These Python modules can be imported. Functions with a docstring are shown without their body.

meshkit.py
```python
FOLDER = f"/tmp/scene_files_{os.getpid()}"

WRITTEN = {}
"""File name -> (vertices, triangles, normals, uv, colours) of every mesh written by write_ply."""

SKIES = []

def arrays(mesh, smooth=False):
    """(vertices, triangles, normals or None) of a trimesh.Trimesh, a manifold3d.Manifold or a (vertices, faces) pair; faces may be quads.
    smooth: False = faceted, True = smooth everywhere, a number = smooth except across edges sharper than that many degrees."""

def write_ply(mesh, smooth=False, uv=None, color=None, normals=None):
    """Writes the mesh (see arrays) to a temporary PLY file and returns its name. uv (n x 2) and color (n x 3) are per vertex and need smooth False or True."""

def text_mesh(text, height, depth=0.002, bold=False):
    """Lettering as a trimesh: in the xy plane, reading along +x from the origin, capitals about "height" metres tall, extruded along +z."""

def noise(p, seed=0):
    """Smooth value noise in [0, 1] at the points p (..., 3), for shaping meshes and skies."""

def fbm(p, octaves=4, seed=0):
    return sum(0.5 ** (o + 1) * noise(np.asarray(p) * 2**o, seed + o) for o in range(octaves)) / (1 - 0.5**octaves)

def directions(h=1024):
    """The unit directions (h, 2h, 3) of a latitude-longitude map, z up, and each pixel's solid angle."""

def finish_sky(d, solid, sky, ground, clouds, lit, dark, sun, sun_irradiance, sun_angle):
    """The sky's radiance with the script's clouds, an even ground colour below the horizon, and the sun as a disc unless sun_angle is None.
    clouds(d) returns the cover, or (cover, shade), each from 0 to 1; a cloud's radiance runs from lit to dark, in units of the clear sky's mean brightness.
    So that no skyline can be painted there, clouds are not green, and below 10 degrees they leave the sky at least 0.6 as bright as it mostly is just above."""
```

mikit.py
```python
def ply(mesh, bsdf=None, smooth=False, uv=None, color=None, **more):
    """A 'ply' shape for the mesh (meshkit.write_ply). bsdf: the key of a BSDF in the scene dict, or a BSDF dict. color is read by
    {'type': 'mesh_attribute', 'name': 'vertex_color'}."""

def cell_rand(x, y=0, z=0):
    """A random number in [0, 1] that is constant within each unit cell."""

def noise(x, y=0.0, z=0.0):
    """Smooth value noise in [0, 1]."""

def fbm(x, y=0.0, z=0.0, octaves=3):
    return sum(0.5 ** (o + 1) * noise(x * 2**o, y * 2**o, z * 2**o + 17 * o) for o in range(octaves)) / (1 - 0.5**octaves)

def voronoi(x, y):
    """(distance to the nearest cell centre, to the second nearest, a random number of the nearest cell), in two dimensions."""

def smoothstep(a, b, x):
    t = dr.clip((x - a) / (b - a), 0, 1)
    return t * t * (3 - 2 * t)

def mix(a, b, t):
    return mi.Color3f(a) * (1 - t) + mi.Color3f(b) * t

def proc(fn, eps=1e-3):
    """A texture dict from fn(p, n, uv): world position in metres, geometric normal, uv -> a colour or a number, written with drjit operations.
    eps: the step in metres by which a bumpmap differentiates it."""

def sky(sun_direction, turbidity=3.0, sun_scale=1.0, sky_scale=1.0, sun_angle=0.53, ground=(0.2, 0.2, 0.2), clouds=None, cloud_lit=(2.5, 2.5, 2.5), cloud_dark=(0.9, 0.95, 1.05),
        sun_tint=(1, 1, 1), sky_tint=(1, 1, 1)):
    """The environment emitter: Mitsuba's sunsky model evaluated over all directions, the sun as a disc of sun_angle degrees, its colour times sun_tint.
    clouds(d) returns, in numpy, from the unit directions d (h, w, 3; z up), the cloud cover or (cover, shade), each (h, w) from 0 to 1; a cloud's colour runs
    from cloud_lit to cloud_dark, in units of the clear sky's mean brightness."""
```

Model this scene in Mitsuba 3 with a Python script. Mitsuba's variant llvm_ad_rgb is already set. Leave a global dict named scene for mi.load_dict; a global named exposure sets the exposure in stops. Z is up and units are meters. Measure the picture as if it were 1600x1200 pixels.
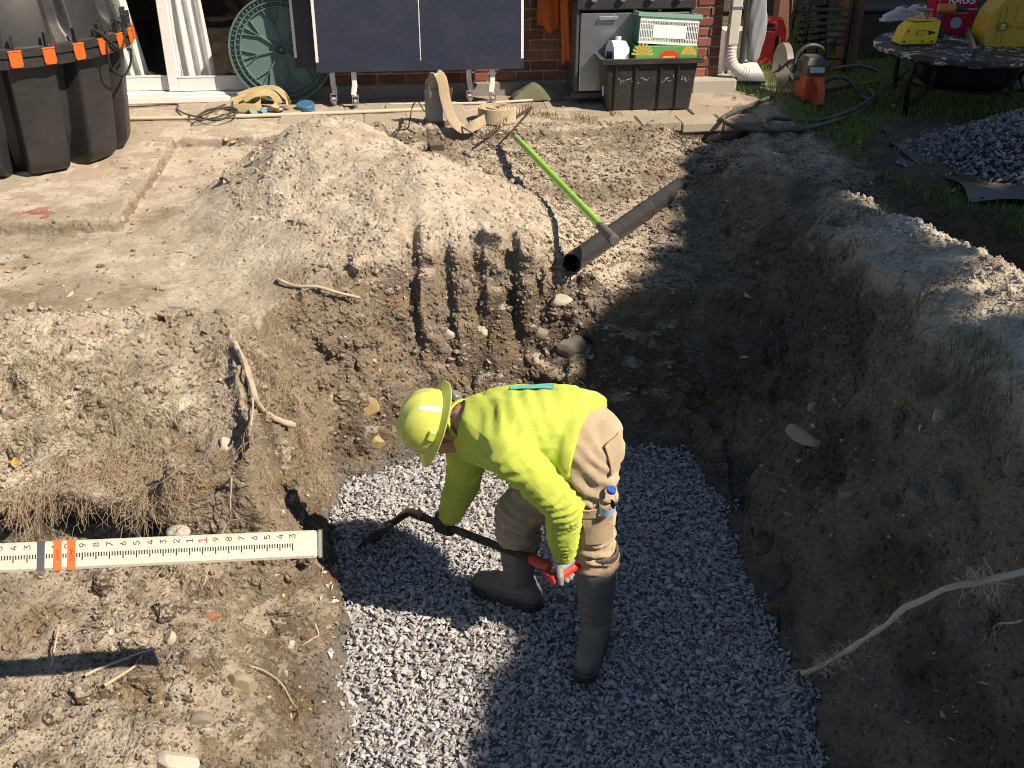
import math, random
import numpy as np, trimesh, manifold3d, shapely, shapely.geometry as sg
import drjit as dr, mitsuba as mi, mikit, meshkit
from scipy import ndimage
from mikit import proc, noise, fbm, voronoi, smoothstep, mix, cell_rand
T = mi.ScalarTransform4f
PI = math.pi
# ------------------------------------------------------------------ camera, light, exposure
exposure = 2.42
EYE, PITCH, FPX = 1.8, math.radians(28.2), 1600.0
scene, labels = {}, {}
scene['camera'] = {'type': 'perspective', 'fov': math.degrees(2*math.atan(0.5)), 'fov_axis': 'x', 'near_clip': 0.05, 'far_clip': 200.0,
    'to_world': T().look_at(origin=[0, 0, EYE], target=[0, math.cos(PITCH), EYE-math.sin(PITCH)], up=[0, 0, 1])}
SUN = np.array([.88, -.55, 1.0])
scene['sky'] = mikit.sky(SUN, turbidity=3, sun_scale=1.0, sky_scale=0.58, sky_tint=(1.0, .96, .88), sun_tint=(.97, 1.0, 1.09))

# ------------------------------------------------------------------ helpers
def ray(X, Y):
    v = (Y-600)/FPX
    return np.array([(X-800)/FPX, math.cos(PITCH)-v*math.sin(PITCH), -math.sin(PITCH)-v*math.cos(PITCH)])
def at(X, Y, z=None, y=None):
    """The point of the place that stands on level z (or in the plane y) in that direction of the survey photograph."""
    r = ray(X, Y)
    t = (z-EYE)/r[2] if z is not None else y/r[1]
    return np.array([0, 0, EYE])+t*r
HS = math.radians(6.0)                       # the house stands 6 degrees askew
HO = np.array([0.0, 8.20, 0.0]); HU = np.array([math.cos(HS), math.sin(HS), 0]); HN = np.array([math.sin(HS), -math.cos(HS), 0])
def hp(u, w, z=0.0): return HO+u*HU+w*HN+np.array([0, 0, z])   # along the wall, out from the wall, up
def huw(P): d = np.asarray(P)-HO; return float(d@HU), float(d@HN)
def M4(loc=(0, 0, 0), rz=0., rx=0., ry=0., s=1.):
    m = trimesh.transformations.euler_matrix(rx, ry, rz, 'sxyz'); m[:3, :3] *= s; m[:3, 3] = loc; return m
def frame(o, x, y, z):
    m = np.eye(4); m[:3, 0], m[:3, 1], m[:3, 2], m[:3, 3] = x, y, z, o; return m
def unit(v): v = np.asarray(v, float); return v/np.linalg.norm(v)
def xf(m, mat): m = m.copy(); m.apply_transform(mat); return m
def cat(*ms):
    l = []
    for m in ms: l += list(m) if isinstance(m, (list, tuple)) else [m]
    return trimesh.util.concatenate(l)
def box(x0, x1, y0, y1, z0, z1, c=0.004):
    """A box with chamfered edges."""
    c = min(c, .45*min(x1-x0, y1-y0, z1-z0))
    if c <= 0: return xf(trimesh.creation.box((x1-x0, y1-y0, z1-z0)), M4(((x0+x1)/2, (y0+y1)/2, (z0+z1)/2)))
    P = []
    for sx in (0, 1):
        for sy in (0, 1):
            for sz in (0, 1):
                p = np.array([x1 if sx else x0, y1 if sy else y0, z1 if sz else z0]); d = np.array([-c if sx else c, -c if sy else c, -c if sz else c])
                for k in range(3):
                    q = p+d; q[k] = p[k]; P.append(q)
    return trimesh.convex.convex_hull(np.array(P))
def bar(p0, p1, w, h, c=.003, up=(0, 0, 1)):
    p0, p1 = np.asarray(p0, float), np.asarray(p1, float); L = np.linalg.norm(p1-p0); z = (p1-p0)/L
    x = np.cross(up, z)
    x = unit(x) if np.linalg.norm(x) > 1e-4 else np.array([1., 0, 0])
    return xf(box(-w/2, w/2, -h/2, h/2, 0, L, c), frame(p0, x, np.cross(z, x), z))
def smooth_path(P, n=8):
    P = np.asarray(P, float)
    if len(P) < 3: return P
    Q = np.vstack([2*P[0]-P[1], P, 2*P[-1]-P[-2]]); out = []
    for i in range(1, len(Q)-2):
        a, b, c, d = Q[i-1:i+3]
        for t in np.arange(n)/n: out.append(.5*(2*b+(c-a)*t+(2*a-5*b+4*c-d)*t*t+(3*b-a-3*c+d)*t**3))
    return np.vstack([out, P[-1:]])
def tube(P, r, n=8, cap=True, flat=1.0, up=None):
    """A tube along the polyline P; r a number or one per point; flat < 1 squashes the section along its second axis."""
    P = np.asarray(P, float); k = len(P); r = np.broadcast_to(np.asarray(r, float), (k,))
    t = np.gradient(P, axis=0); t /= np.linalg.norm(t, axis=1, keepdims=True)+1e-12
    a = np.cross(t[0], up if up is not None else ([0, 0, 1] if abs(t[0][2]) < .9 else [1, 0, 0])); a /= np.linalg.norm(a)+1e-12
    V = []; ang = np.arange(n)*2*PI/n
    for i in range(k):
        a = a-t[i]*(a@t[i]); a /= np.linalg.norm(a)+1e-12
        if up is not None:
            a2 = np.cross(t[i], up)
            if np.linalg.norm(a2) > .05: a = unit(a2)
        b = np.cross(t[i], a)
        V.append(P[i]+r[i]*(np.cos(ang)[:, None]*a+flat*np.sin(ang)[:, None]*b))
    V = np.vstack(V); F = []
    i, j = np.meshgrid(np.arange(k-1), np.arange(n), indexing='ij')
    q = np.stack([i*n+j, i*n+(j+1) % n, (i+1)*n+(j+1) % n, (i+1)*n+j], -1).reshape(-1, 4)
    F = np.vstack([q[:, [0, 1, 2]], q[:, [0, 2, 3]]])
    if cap:
        V = np.vstack([V, P[:1], P[-1:]]); c0, c1 = k*n, k*n+1; j = np.arange(n)
        F = np.vstack([F, np.stack([np.full(n, c0), (j+1) % n, j], 1), np.stack([np.full(n, c1), (k-1)*n+j, (k-1)*n+(j+1) % n], 1)])
    return trimesh.Trimesh(V, F, process=False)
def cyl(p0, p1, r, n=20, r1=None, c=0.0):
    """A (tapered) cylinder between two points with chamfered rims."""
    p0, p1 = np.asarray(p0, float), np.asarray(p1, float); r1 = r if r1 is None else r1; L = np.linalg.norm(p1-p0)
    if c <= 0: prof = [(0, 0), (r, 0), (r1, L), (0, L)]
    else: prof = [(0, 0), (r-c, 0), (r, c), (r1, L-c), (r1-c, L), (0, L)]
    return xf(lathe(prof, n), align(p0, p1))
def align(p0, p1, up=(0, 0, 1)):
    z = unit(np.asarray(p1, float)-p0); x = np.cross(up, z)
    x = unit(x) if np.linalg.norm(x) > 1e-4 else np.array([1., 0, 0])
    return frame(p0, x, np.cross(z, x), z)
def lathe(prof, n=24): return trimesh.creation.revolve(np.array(prof, float), sections=n)
def prism(poly, d, hole=None):
    """A polygon in xy extruded along z from 0 to d."""
    p = poly if hasattr(poly, 'exterior') else sg.Polygon(poly, hole)
    return trimesh.creation.extrude_polygon(p, d, engine='earcut')
def sheet(grid, thick):
    """A sheet with thickness through a (n, m, 3) grid of points."""
    g = np.asarray(grid, float); n, m = g.shape[:2]
    du, dv = np.gradient(g, axis=0), np.gradient(g, axis=1); nn = np.cross(du, dv); nn /= np.linalg.norm(nn, axis=2, keepdims=True)+1e-12
    V = np.vstack([(g+nn*thick/2).reshape(-1, 3), (g-nn*thick/2).reshape(-1, 3)]); N = n*m
    i, j = np.meshgrid(np.arange(n-1), np.arange(m-1), indexing='ij'); q = np.stack([i*m+j, (i+1)*m+j, (i+1)*m+j+1, i*m+j+1], -1).reshape(-1, 4)
    rim = np.concatenate([np.arange(m), np.arange(1, n)*m+m-1, (n-1)*m+np.arange(m-2, -1, -1), np.arange(n-2, 0, -1)*m]); r2 = np.roll(rim, -1)
    q = np.vstack([q, (q+N)[:, ::-1], np.stack([rim, r2, r2+N, rim+N], 1)])
    return trimesh.Trimesh(V, np.vstack([q[:, [0, 1, 2]], q[:, [0, 2, 3]]]), process=False)
def hull_spheres(ps, n=1):
    s = trimesh.creation.icosphere(subdivisions=n)
    return trimesh.convex.convex_hull(np.vstack([s.vertices*r+np.asarray(p) for p, r in ps]))
def manif(m): return manifold3d.Manifold(manifold3d.Mesh(np.asarray(m.vertices, np.float32), np.asarray(m.faces, np.uint32)))
def tri(M):
    q = M.to_mesh(); return trimesh.Trimesh(q.vert_properties[:, :3].astype(float), q.tri_verts, process=True)
def limb_union(bones, length, smooth=12, n=16, lamb=.5):
    """Bones (p, r, q, r2) -> one continuous smoothed surface."""
    M = None
    for p, r, q, r2 in bones:
        s = manifold3d.Manifold.sphere(1.0, n)
        def ball(c, rad):
            rad = np.broadcast_to(np.asarray(rad, float), (3,)); return s.scale(tuple(rad)).translate(tuple(np.asarray(c, float)))
        h = manifold3d.Manifold.batch_hull([ball(p, r), ball(q, r2)]); M = h if M is None else M+h
    m = tri(M.refine_to_length(length)); m.merge_vertices()
    trimesh.smoothing.filter_taubin(m, lamb=lamb, nu=lamb+.03, iterations=smooth); return m

# colours: every object carries the number of its paint in u and how dirty it is in v
PAL, PALD = [], {}
def paint(c):
    c = tuple(round(float(x), 4) for x in c)
    if c not in PAL: PAL.append(c)
    return PAL.index(c)
paint((.5, .5, .5))
def pal(uv):
    if 'r' not in PALD: PALD.update(r=mi.Float([c[0] for c in PAL]), g=mi.Float([c[1] for c in PAL]), b=mi.Float([c[2] for c in PAL]))
    i = mi.UInt32(dr.clip(uv.x*512, 0, len(PAL)-.5))
    return mi.Color3f(dr.gather(mi.Float, PALD['r'], i), dr.gather(mi.Float, PALD['g'], i), dr.gather(mi.Float, PALD['b'], i))
DUST = (.27, .225, .165)
def worn(p, n, uv):
    big = fbm(p.x*7, p.y*7, p.z*7, 3); fine = noise(p.x*140, p.y*140, p.z*140); mid = fbm(p.x*34+3, p.y*34, p.z*34, 2)
    c = pal(uv)*(.88+.14*big+.12*fine)
    d = uv.y*(smoothstep(.5, .74, mid)*.16+smoothstep(.62, .78, fine)*smoothstep(.4, .6, mid)*.4+smoothstep(.35, .75, big)*.22+.55*dr.clip(n.z, 0, 1)*smoothstep(.3, .6, big+.2*fine))
    return mix(c, DUST, dr.clip(d, 0, .9))
WORN = proc(worn)
def two(b): return {'type': 'twosided', 'b': b}
for nm, rough, spec in (('matte', .85, .25), ('plastic', .42, .5), ('gloss', .2, .5), ('rubber', .6, .45)):
    scene['m_'+nm] = two({'type': 'principled', 'base_color': WORN, 'roughness': rough, 'specular': spec})
scene['m_metal'] = two({'type': 'principled', 'base_color': WORN, 'roughness': .34, 'metallic': .9})
def weave(p, n, uv): return .00018*(dr.sin((p.x+.6*p.y)*2300)*dr.sin(p.z*2300))+.0022*fbm(p.x*26, p.y*26, p.z*26, 3)
scene['m_cloth'] = two({'type': 'bumpmap', 'tex': proc(weave, 4e-4), 'scale': 1.0, 'bsdf': {'type': 'principled', 'base_color': WORN, 'roughness': .92, 'specular': .15, 'sheen': .25}})
scene['m_vc'] = two({'type': 'principled', 'base_color': {'type': 'mesh_attribute', 'name': 'vertex_color'}, 'roughness': .9, 'specular': .25})
scene['m_leaf'] = {'type': 'principledthin', 'base_color': {'type': 'mesh_attribute', 'name': 'vertex_color'}, 'roughness': .6, 'diff_trans': .7, 'spec_trans': 0.0}
scene['m_glass'] = {'type': 'thindielectric', 'int_ior': 1.5}
scene['m_clear'] = {'type': 'thindielectric', 'int_ior': 1.3}

def fresh(key):
    if key not in scene and key not in labels: return key
    k = 1
    while f'{key}_{k:03d}' in scene or f'{key}_{k:03d}' in labels: k += 1
    return f'{key}_{k:03d}'
def thing(name, label, category, group=None):
    key = fresh(name); labels[key] = {'label': label, 'category': category}
    if group: labels[key]['group'] = group
    return key
PART_N = {}
def part(parent, name, mesh, fin='matte', col=(.5, .5, .5), dirt=.15, smooth=35, label=None, color=None, kind=None):
    """One entry of the scene: a part of parent (or a top-level one when parent is '')."""
    base = parent+'__'+name if parent else name
    n = PART_N.get(base, 0); PART_N[base] = n+1
    key = base if n == 0 else f'{base}_{n:03d}'
    if isinstance(mesh, (list, tuple)): mesh = cat(*mesh)
    if color is not None:
        scene[key] = mikit.ply(mesh, fin if fin in scene else 'm_vc', smooth=bool(smooth is True), color=color)
    elif 'm_'+fin in scene and fin not in ('vc', 'leaf', 'glass', 'clear'):
        if smooth is not False and smooth is not True:
            mesh = trimesh.graph.smooth_shade(mesh, angle=math.radians(smooth), facet_minarea=None) if len(mesh.faces) > 4 else mesh
        uv = np.tile([(paint(col)+.5)/512, dirt], (len(mesh.vertices), 1))
        scene[key] = mikit.ply(mesh, 'm_'+fin, smooth=smooth is not False, uv=uv)
    else: scene[key] = mikit.ply(mesh, fin, smooth=smooth)
    if label: labels.setdefault(key, {})['label'] = label
    if kind: labels.setdefault(key, {})['kind'] = kind
    return key
def solo(name, label, category, mesh, fin='matte', col=(.5, .5, .5), dirt=.15, smooth=35, group=None, color=None):
    """A thing that is one mesh."""
    key = thing(name, label, category, group)
    if isinstance(mesh, (list, tuple)): mesh = cat(*mesh)
    del_n = PART_N.pop(key, None)
    part('', key, mesh, fin, col, dirt, smooth, color=color); return key
def place(key, mat):
    """Moves a built thing and all its parts by the matrix."""
    for k in scene:
        if k == key or k.startswith(key+'__'): scene[k]['to_world'] = T(mat)
def batch(Vs, Fs):
    """Joins arrays (k, n, 3) of k like pieces with faces (m, 3)."""
    k, n = Vs.shape[:2]
    return trimesh.Trimesh(Vs.reshape(-1, 3), (Fs[None]+(np.arange(k)*n)[:, None, None]).reshape(-1, 3), process=False)
def rot_random(rng, k):
    q = rng.normal(size=(k, 4)); q /= np.linalg.norm(q, axis=1, keepdims=True); w, x, y, z = q.T
    return np.stack([np.stack([1-2*(y*y+z*z), 2*(x*y-z*w), 2*(x*z+y*w)], -1), np.stack([2*(x*y+z*w), 1-2*(x*x+z*z), 2*(y*z-x*w)], -1), np.stack([2*(x*z-y*w), 2*(y*z+x*w), 1-2*(x*x+y*y)], -1)], 1)
RNG = np.random.default_rng(7)
VOL = ndimage.gaussian_filter(np.random.default_rng(3).random((64, 64, 64)), .75, mode='wrap'); VOL = np.clip((VOL-VOL.mean())/VOL.std()/2.2, -1, 1).astype(np.float32)
def vn(P, scale, seed=0):
    """Value noise in [-1, 1] of the points (n, 3); scale in metres per lump."""
    q = np.asarray(P, np.float32)/np.float32(scale)*np.float32(1.6)+np.float32(seed*11.37)
    return ndimage.map_coordinates(VOL, q.T, order=1, mode='grid-wrap', prefilter=False)
# ------------------------------------------------------------------ the ground: a dug pit, its banks, a spoil mound, a yard
def ss(a, b, x): t = np.clip((x-a)/(b-a), 0, 1); return t*t*(3-2*t)
FLOOR = -1.01
PIT = sg.Polygon([(-.28, .7), (-.40, 2.2), (-.50, 2.62), (-.68, 3.2), (-.80, 3.75), (-.74, 4.05), (-.45, 4.3), (0, 4.36), (.6, 4.38), (.88, 4.34), (.97, 3.6), (1.02, 2.4), (1.03, .7)])
CREST = np.array([(1.70, 6.9, -.02), (1.63, 6.3, .04), (1.63, 5.6, .11), (1.67, 5.0, .20), (1.72, 4.36, .28), (1.92, 3.57, .34), (2.06, 2.6, .36), (2.1, 1.0, .35)])
def seg_dist(x, y, L):
    """Distance to a polyline, its signed side (+ = right of it) and the height there."""
    best, side, hz = np.full(x.shape, 9.), np.zeros(x.shape), np.zeros(x.shape)
    for a, b in zip(L[:-1], L[1:]):
        d = b[:2]-a[:2]; t = np.clip(((x-a[0])*d[0]+(y-a[1])*d[1])/(d@d), 0, 1); px, py = a[0]+t*d[0], a[1]+t*d[1]
        r = np.hypot(x-px, y-py); s = np.sign((x-a[0])*-d[1]+(y-a[1])*d[0]); k = r < best
        best, side, hz = np.where(k, r, best), np.where(k, s, side), np.where(k, a[2]+t*(b[2]-a[2]), hz)
    return best, side, hz
def pit_dist(x, y):
    g = np.stack([x.ravel(), y.ravel()], 1); pts = shapely.points(g); d = shapely.distance(pts, PIT)
    return d.reshape(x.shape)
def wave(x, y, s, seed): return vn(np.stack([x.ravel(), y.ravel(), np.full(x.size, seed*.37)], 1), s, seed).reshape(x.shape)
MOUND = (-1.06, 5.78)
def upper(x, y):
    """The ground as it is outside the pit."""
    z = np.zeros(x.shape)
    edge_w = x*math.sin(HS)-(y-8.20)*math.cos(HS); edge_u = x*math.cos(HS)+(y-8.20)*math.sin(HS)   # metres out from the house wall and along it
    dug = ss(1.06, 1.12, edge_w)*(1-ss(1.45, 1.9, x))                            # where the pavers were lifted
    left_pav = (1-ss(-2.43, -2.38, edge_u))*(1-ss(2.72, 2.78, edge_w))
    z -= .075*dug*(1-left_pav)
    z -= .13*ss(6.9, 5.2, y)*ss(-.55, -.1, x)*(1-ss(1.2, 1.6, x))*dug             # the hollow in which the drain pipe lies
    z -= .20*np.exp(-((x-1.34)/.2)**2-((y-6.60)/.30)**2)                         # the dark end of the trench
    my = y-MOUND[1]; d = np.hypot((x-MOUND[0])*np.where(x < MOUND[0], 1.18, 1.0), my*np.where(my < 0, .80, 1.35)); d = d*(1+.12*wave(x, y, .5, 2))
    cone = .40-.66*np.sqrt(d*d+.05)+.147; cone2 = .345-.44*np.sqrt(((x+.48)*np.where(x > -.48, 1.25, .85))**2+((y-5.35)*np.where(y < 5.35, .85, 1.2))**2+.02)+.07
    hm = .05; z = hm*np.log(np.exp(z/hm)+np.exp(np.maximum(cone, -1)/hm)+np.exp(np.maximum(cone2-.05, -1)/hm))
    px_ = .30+(y-4.72)*.505; hol = np.exp(-((x-px_)/.22)**4)*ss(6.15, 5.75, y)*ss(4.2, 4.6, y); z = z*(1-hol)+np.minimum(z, -.135+.0*y-.03*(y-4.7))*hol
    bd, side, hz = seg_dist(x, y, CREST)
    berm = hz+.05*wave(x, y, .3, 5)-np.where(side > 0, .62, .36)*np.maximum(np.sqrt(bd*bd+.002)-.03, 0)
    z = np.where(side > 0, np.maximum(z, berm), np.where(bd < .9, np.maximum(z*0-.3, berm), z)*ss(1.0, 1.5, x)+z*(1-ss(1.0, 1.5, x)))
    # the left bank steps down towards the viewer
    left = 1-ss(-.7, -.3, x)
    ly = 2.86+.07*wave(x, y, .35, 8)+.10*ss(-1.25, -.95, x)
    bank = -.21*ss(3.95, 2.95, y)-.25*ss(ly+.04, ly-.04, y)-.17*ss(2.8, 1.9, y)-.12*ss(-1.2, -.6, x)*ss(3.0, 2.6, y)
    z = np.where(y < 4.0, bank*left+z*(1-left), z)
    z += .78*np.exp(-((x+2.35)/.45)**2-((y-1.75)/.5)**2)                          # a heap beyond the left edge, on which the rod lies
    near = ss(1.1, .5, y); return z*(1-near)
def height(x, y):
    sd = pit_dist(x, y); sd = np.maximum(sd+.035*wave(x, y, .45, 1)+.02*wave(x, y, .16, 4), 0)
    low_left = (1-ss(-.62, -.30, x))*(1-ss(2.75, 3.15, y))
    alcove = (1-ss(-.75, -.5, x))*ss(2.8, 3.1, y)*(1-ss(3.9, 4.2, y))
    k = 2.15-1.2*low_left+.9*alcove+.6*(1-ss(-.75,-.5,x))*ss(3.9,4.2,y)+.08*ss(.85, 1.05, x)*ss(5.2, 4.4, y)+.75*ss(4.2, 4.4, y)*(1-ss(.7, .95, x))
    wall = FLOOR+.03+k*sd-.10*ss(.05, .3, sd)*(1-low_left)
    up = upper(x, y); h = .018
    return -h*np.log(np.exp(-np.clip(wall, -2, 3)/h)+np.exp(-up/h))             # smooth minimum
def surface_nets(f, o, dx):
    s = f < 0; n = f.shape
    c = [s[i:n[0]-1+i, j:n[1]-1+j, k:n[2]-1+k] for i in (0, 1) for j in (0, 1) for k in (0, 1)]
    a = np.zeros_like(c[0]); b = np.ones_like(c[0])
    for q in c: a |= q; b &= q
    I = np.argwhere(a & ~b); idx = np.full(a.shape, -1, np.int32); idx[tuple(I.T)] = np.arange(len(I))
    acc, cnt = np.zeros((len(I), 3)), np.zeros(len(I))
    for ax in range(3):
        for u in (0, 1):
            for v in (0, 1):
                d0 = np.zeros(3, int); oth = [q for q in range(3) if q != ax]; d0[oth[0]], d0[oth[1]] = u, v; d1 = d0.copy(); d1[ax] = 1
                fa, fb = f[tuple((I+d0).T)], f[tuple((I+d1).T)]; m = (fa < 0) != (fb < 0); t = np.where(m, fa/np.where(m, fa-fb, 1), 0)
                acc += m[:, None]*(d0+t[:, None]*(d1-d0)); cnt += m
    V = o+dx*(I+acc/cnt[:, None]); Q = []
    for ax in range(3):
        oth = [q for q in range(3) if q != ax]; e = np.zeros(3, int); e[ax] = 1
        s0 = s[tuple(slice(0, n[q]-(q == ax)) for q in range(3))]; s1 = s[tuple(slice((q == ax), n[q]) for q in range(3))]
        E = np.argwhere(s0 != s1); E = E[(E[:, oth[0]] > 0) & (E[:, oth[1]] > 0) & (E[:, oth[0]] < n[oth[0]]-1) & (E[:, oth[1]] < n[oth[1]]-1) & (E[:, ax] < n[ax]-1)]
        fl = s0[tuple(E.T)] ^ (ax == 1)
        q = []
        for u, v in ((0, 0), (1, 0), (1, 1), (0, 1)):
            g = E.copy(); g[:, oth[0]] -= u; g[:, oth[1]] -= v; q.append(idx[tuple(g.T)])
        q = np.stack(q, 1); q[~fl] = q[~fl][:, ::-1]; Q.append(q)
    Q = np.vstack(Q); Q = Q[(Q >= 0).all(1)]
    return trimesh.Trimesh(V, np.vstack([Q[:, [0, 1, 2]], Q[:, [0, 2, 3]]]), process=False)
DX = .0145
GX, GY, GZ = np.arange(-2.95, 2.75, DX), np.arange(1.62, 7.3, DX), np.arange(-1.12, .68, DX)
X2, Y2 = np.meshgrid(GX, GY, indexing='ij')
H2 = height(X2, Y2); gx, gy = np.gradient(H2, DX); COS = 1/np.sqrt(1+gx*gx+gy*gy)
SD2 = pit_dist(X2, Y2)
def lump_weight(x, y, z, c):
    """How rough the dirt is: trodden sand is smooth, dug faces are rough."""
    flat = (x < -.95)*(y > 3.95)*(z > -.12)*(z < .1)
    slope = (x > -.3)*(x < 1.2)*(y > 5.0)*(z > -.45)
    w = np.where(flat, .22, np.where(slope, .38, 1.0))
    return np.where(z > .12, np.minimum(w, .55), w)
CAVES = [((-1.50, 2.94, -.345), (.20, .29, .12)), ((-1.82, 2.91, -.34), (.12, .24, .105)), ((-1.27, 2.94, -.38), (.08, .2, .10)), ((-1.24, 3.72, -.17), (.075, .16, .085)), ((-1.13, 3.66, -.16), (.05, .10, .06)), ((-1.18, 3.36, -.28), (.035, .09, .14)), ((-1.0, 3.88, -.08), (.05, .08, .045)), ((-.90, 3.85, -.22), (.05, .08, .06)), ((-.55, 4.4, -.2), (.05, .09, .05)), ((.35, 4.52, -.42), (.06, .08, .035)),
    ((-.88, 3.66, -.62), (.07, .12, .09)), ((-1.52, 3.93, -.03), (.06, .06, .05)), ((-1.42, 3.98, -.03), (.035, .05, .05)), ((-1.03, 3.5, -.42), (.04, .10, .16))]
f = np.empty((len(GX), len(GY), len(GZ)), np.float32)
for k, z in enumerate(GZ): f[:, :, k] = (z-H2)*COS
band = np.argwhere(np.abs(f) < .13); bi = tuple(band.T)
P = np.stack([GX[bi[0]], GY[bi[1]], GZ[bi[2]]], 1).astype(np.float32)
w = lump_weight(P[:, 0], P[:, 1], P[:, 2], None).astype(np.float32); steep = np.clip(1.25-COS[bi[0], bi[1]], np.where((P[:, 0] < -.4) & (P[:, 1] < 3.0), .5, .15), 1)
warp = P+.05*np.stack([vn(P, .2, 1), vn(P, .2, 2), vn(P, .2, 3)], 1)
dz = w*(.055*steep*vn(warp, .30, 4)+.034*(1-2*np.abs(vn(warp, .13, 5)))*(.25+steep)+.021*vn(warp, .06, 6)+.013*np.maximum(vn(P, .036, 7), -.3))+.006*vn(P, .03, 8)*(.4+w)
# teeth of the digger bucket have combed the far wall
comb = (P[:, 1] > 4.2)*(P[:, 0] < .15)*(P[:, 0] > -.95)*ss(-.55, -.35, P[:, 2])*ss(.26, .14, P[:, 2])*(.45+.55*(P[:, 0] > -.6))
cx = P[:, 0]+.040*vn(P, .5, 9)+.012*vn(P, .15, 19)+.12*(P[:, 1]-4.6); saw = np.abs(((cx/.158) % 1)-.5)*2; scr = comb*ss(.44, .72, saw+.10*vn(P, .12, 13))
chunk = (P[:, 1] > 4.1)*ss(-.05, -.3, P[:, 2])*ss(-.95, -.8, P[:, 2])+(P[:, 0] > .95)*.6+.7*(P[:, 0] < -.6)*(P[:, 1] < 4.1)*(P[:, 1] > 2.95)*ss(-.1, -.3, P[:, 2])
dz += chunk*(.040*(.4-np.abs(vn(warp, .12, 21)))+.026*vn(warp, .055, 22)-.05*np.maximum(vn(P, .16, 23)-.45, 0))
dz = dz*(1-.75*scr)-scr*steep*(.006+.018*(.5+.5*np.sin(np.floor(cx/.158)*2.4+1)))
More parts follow.
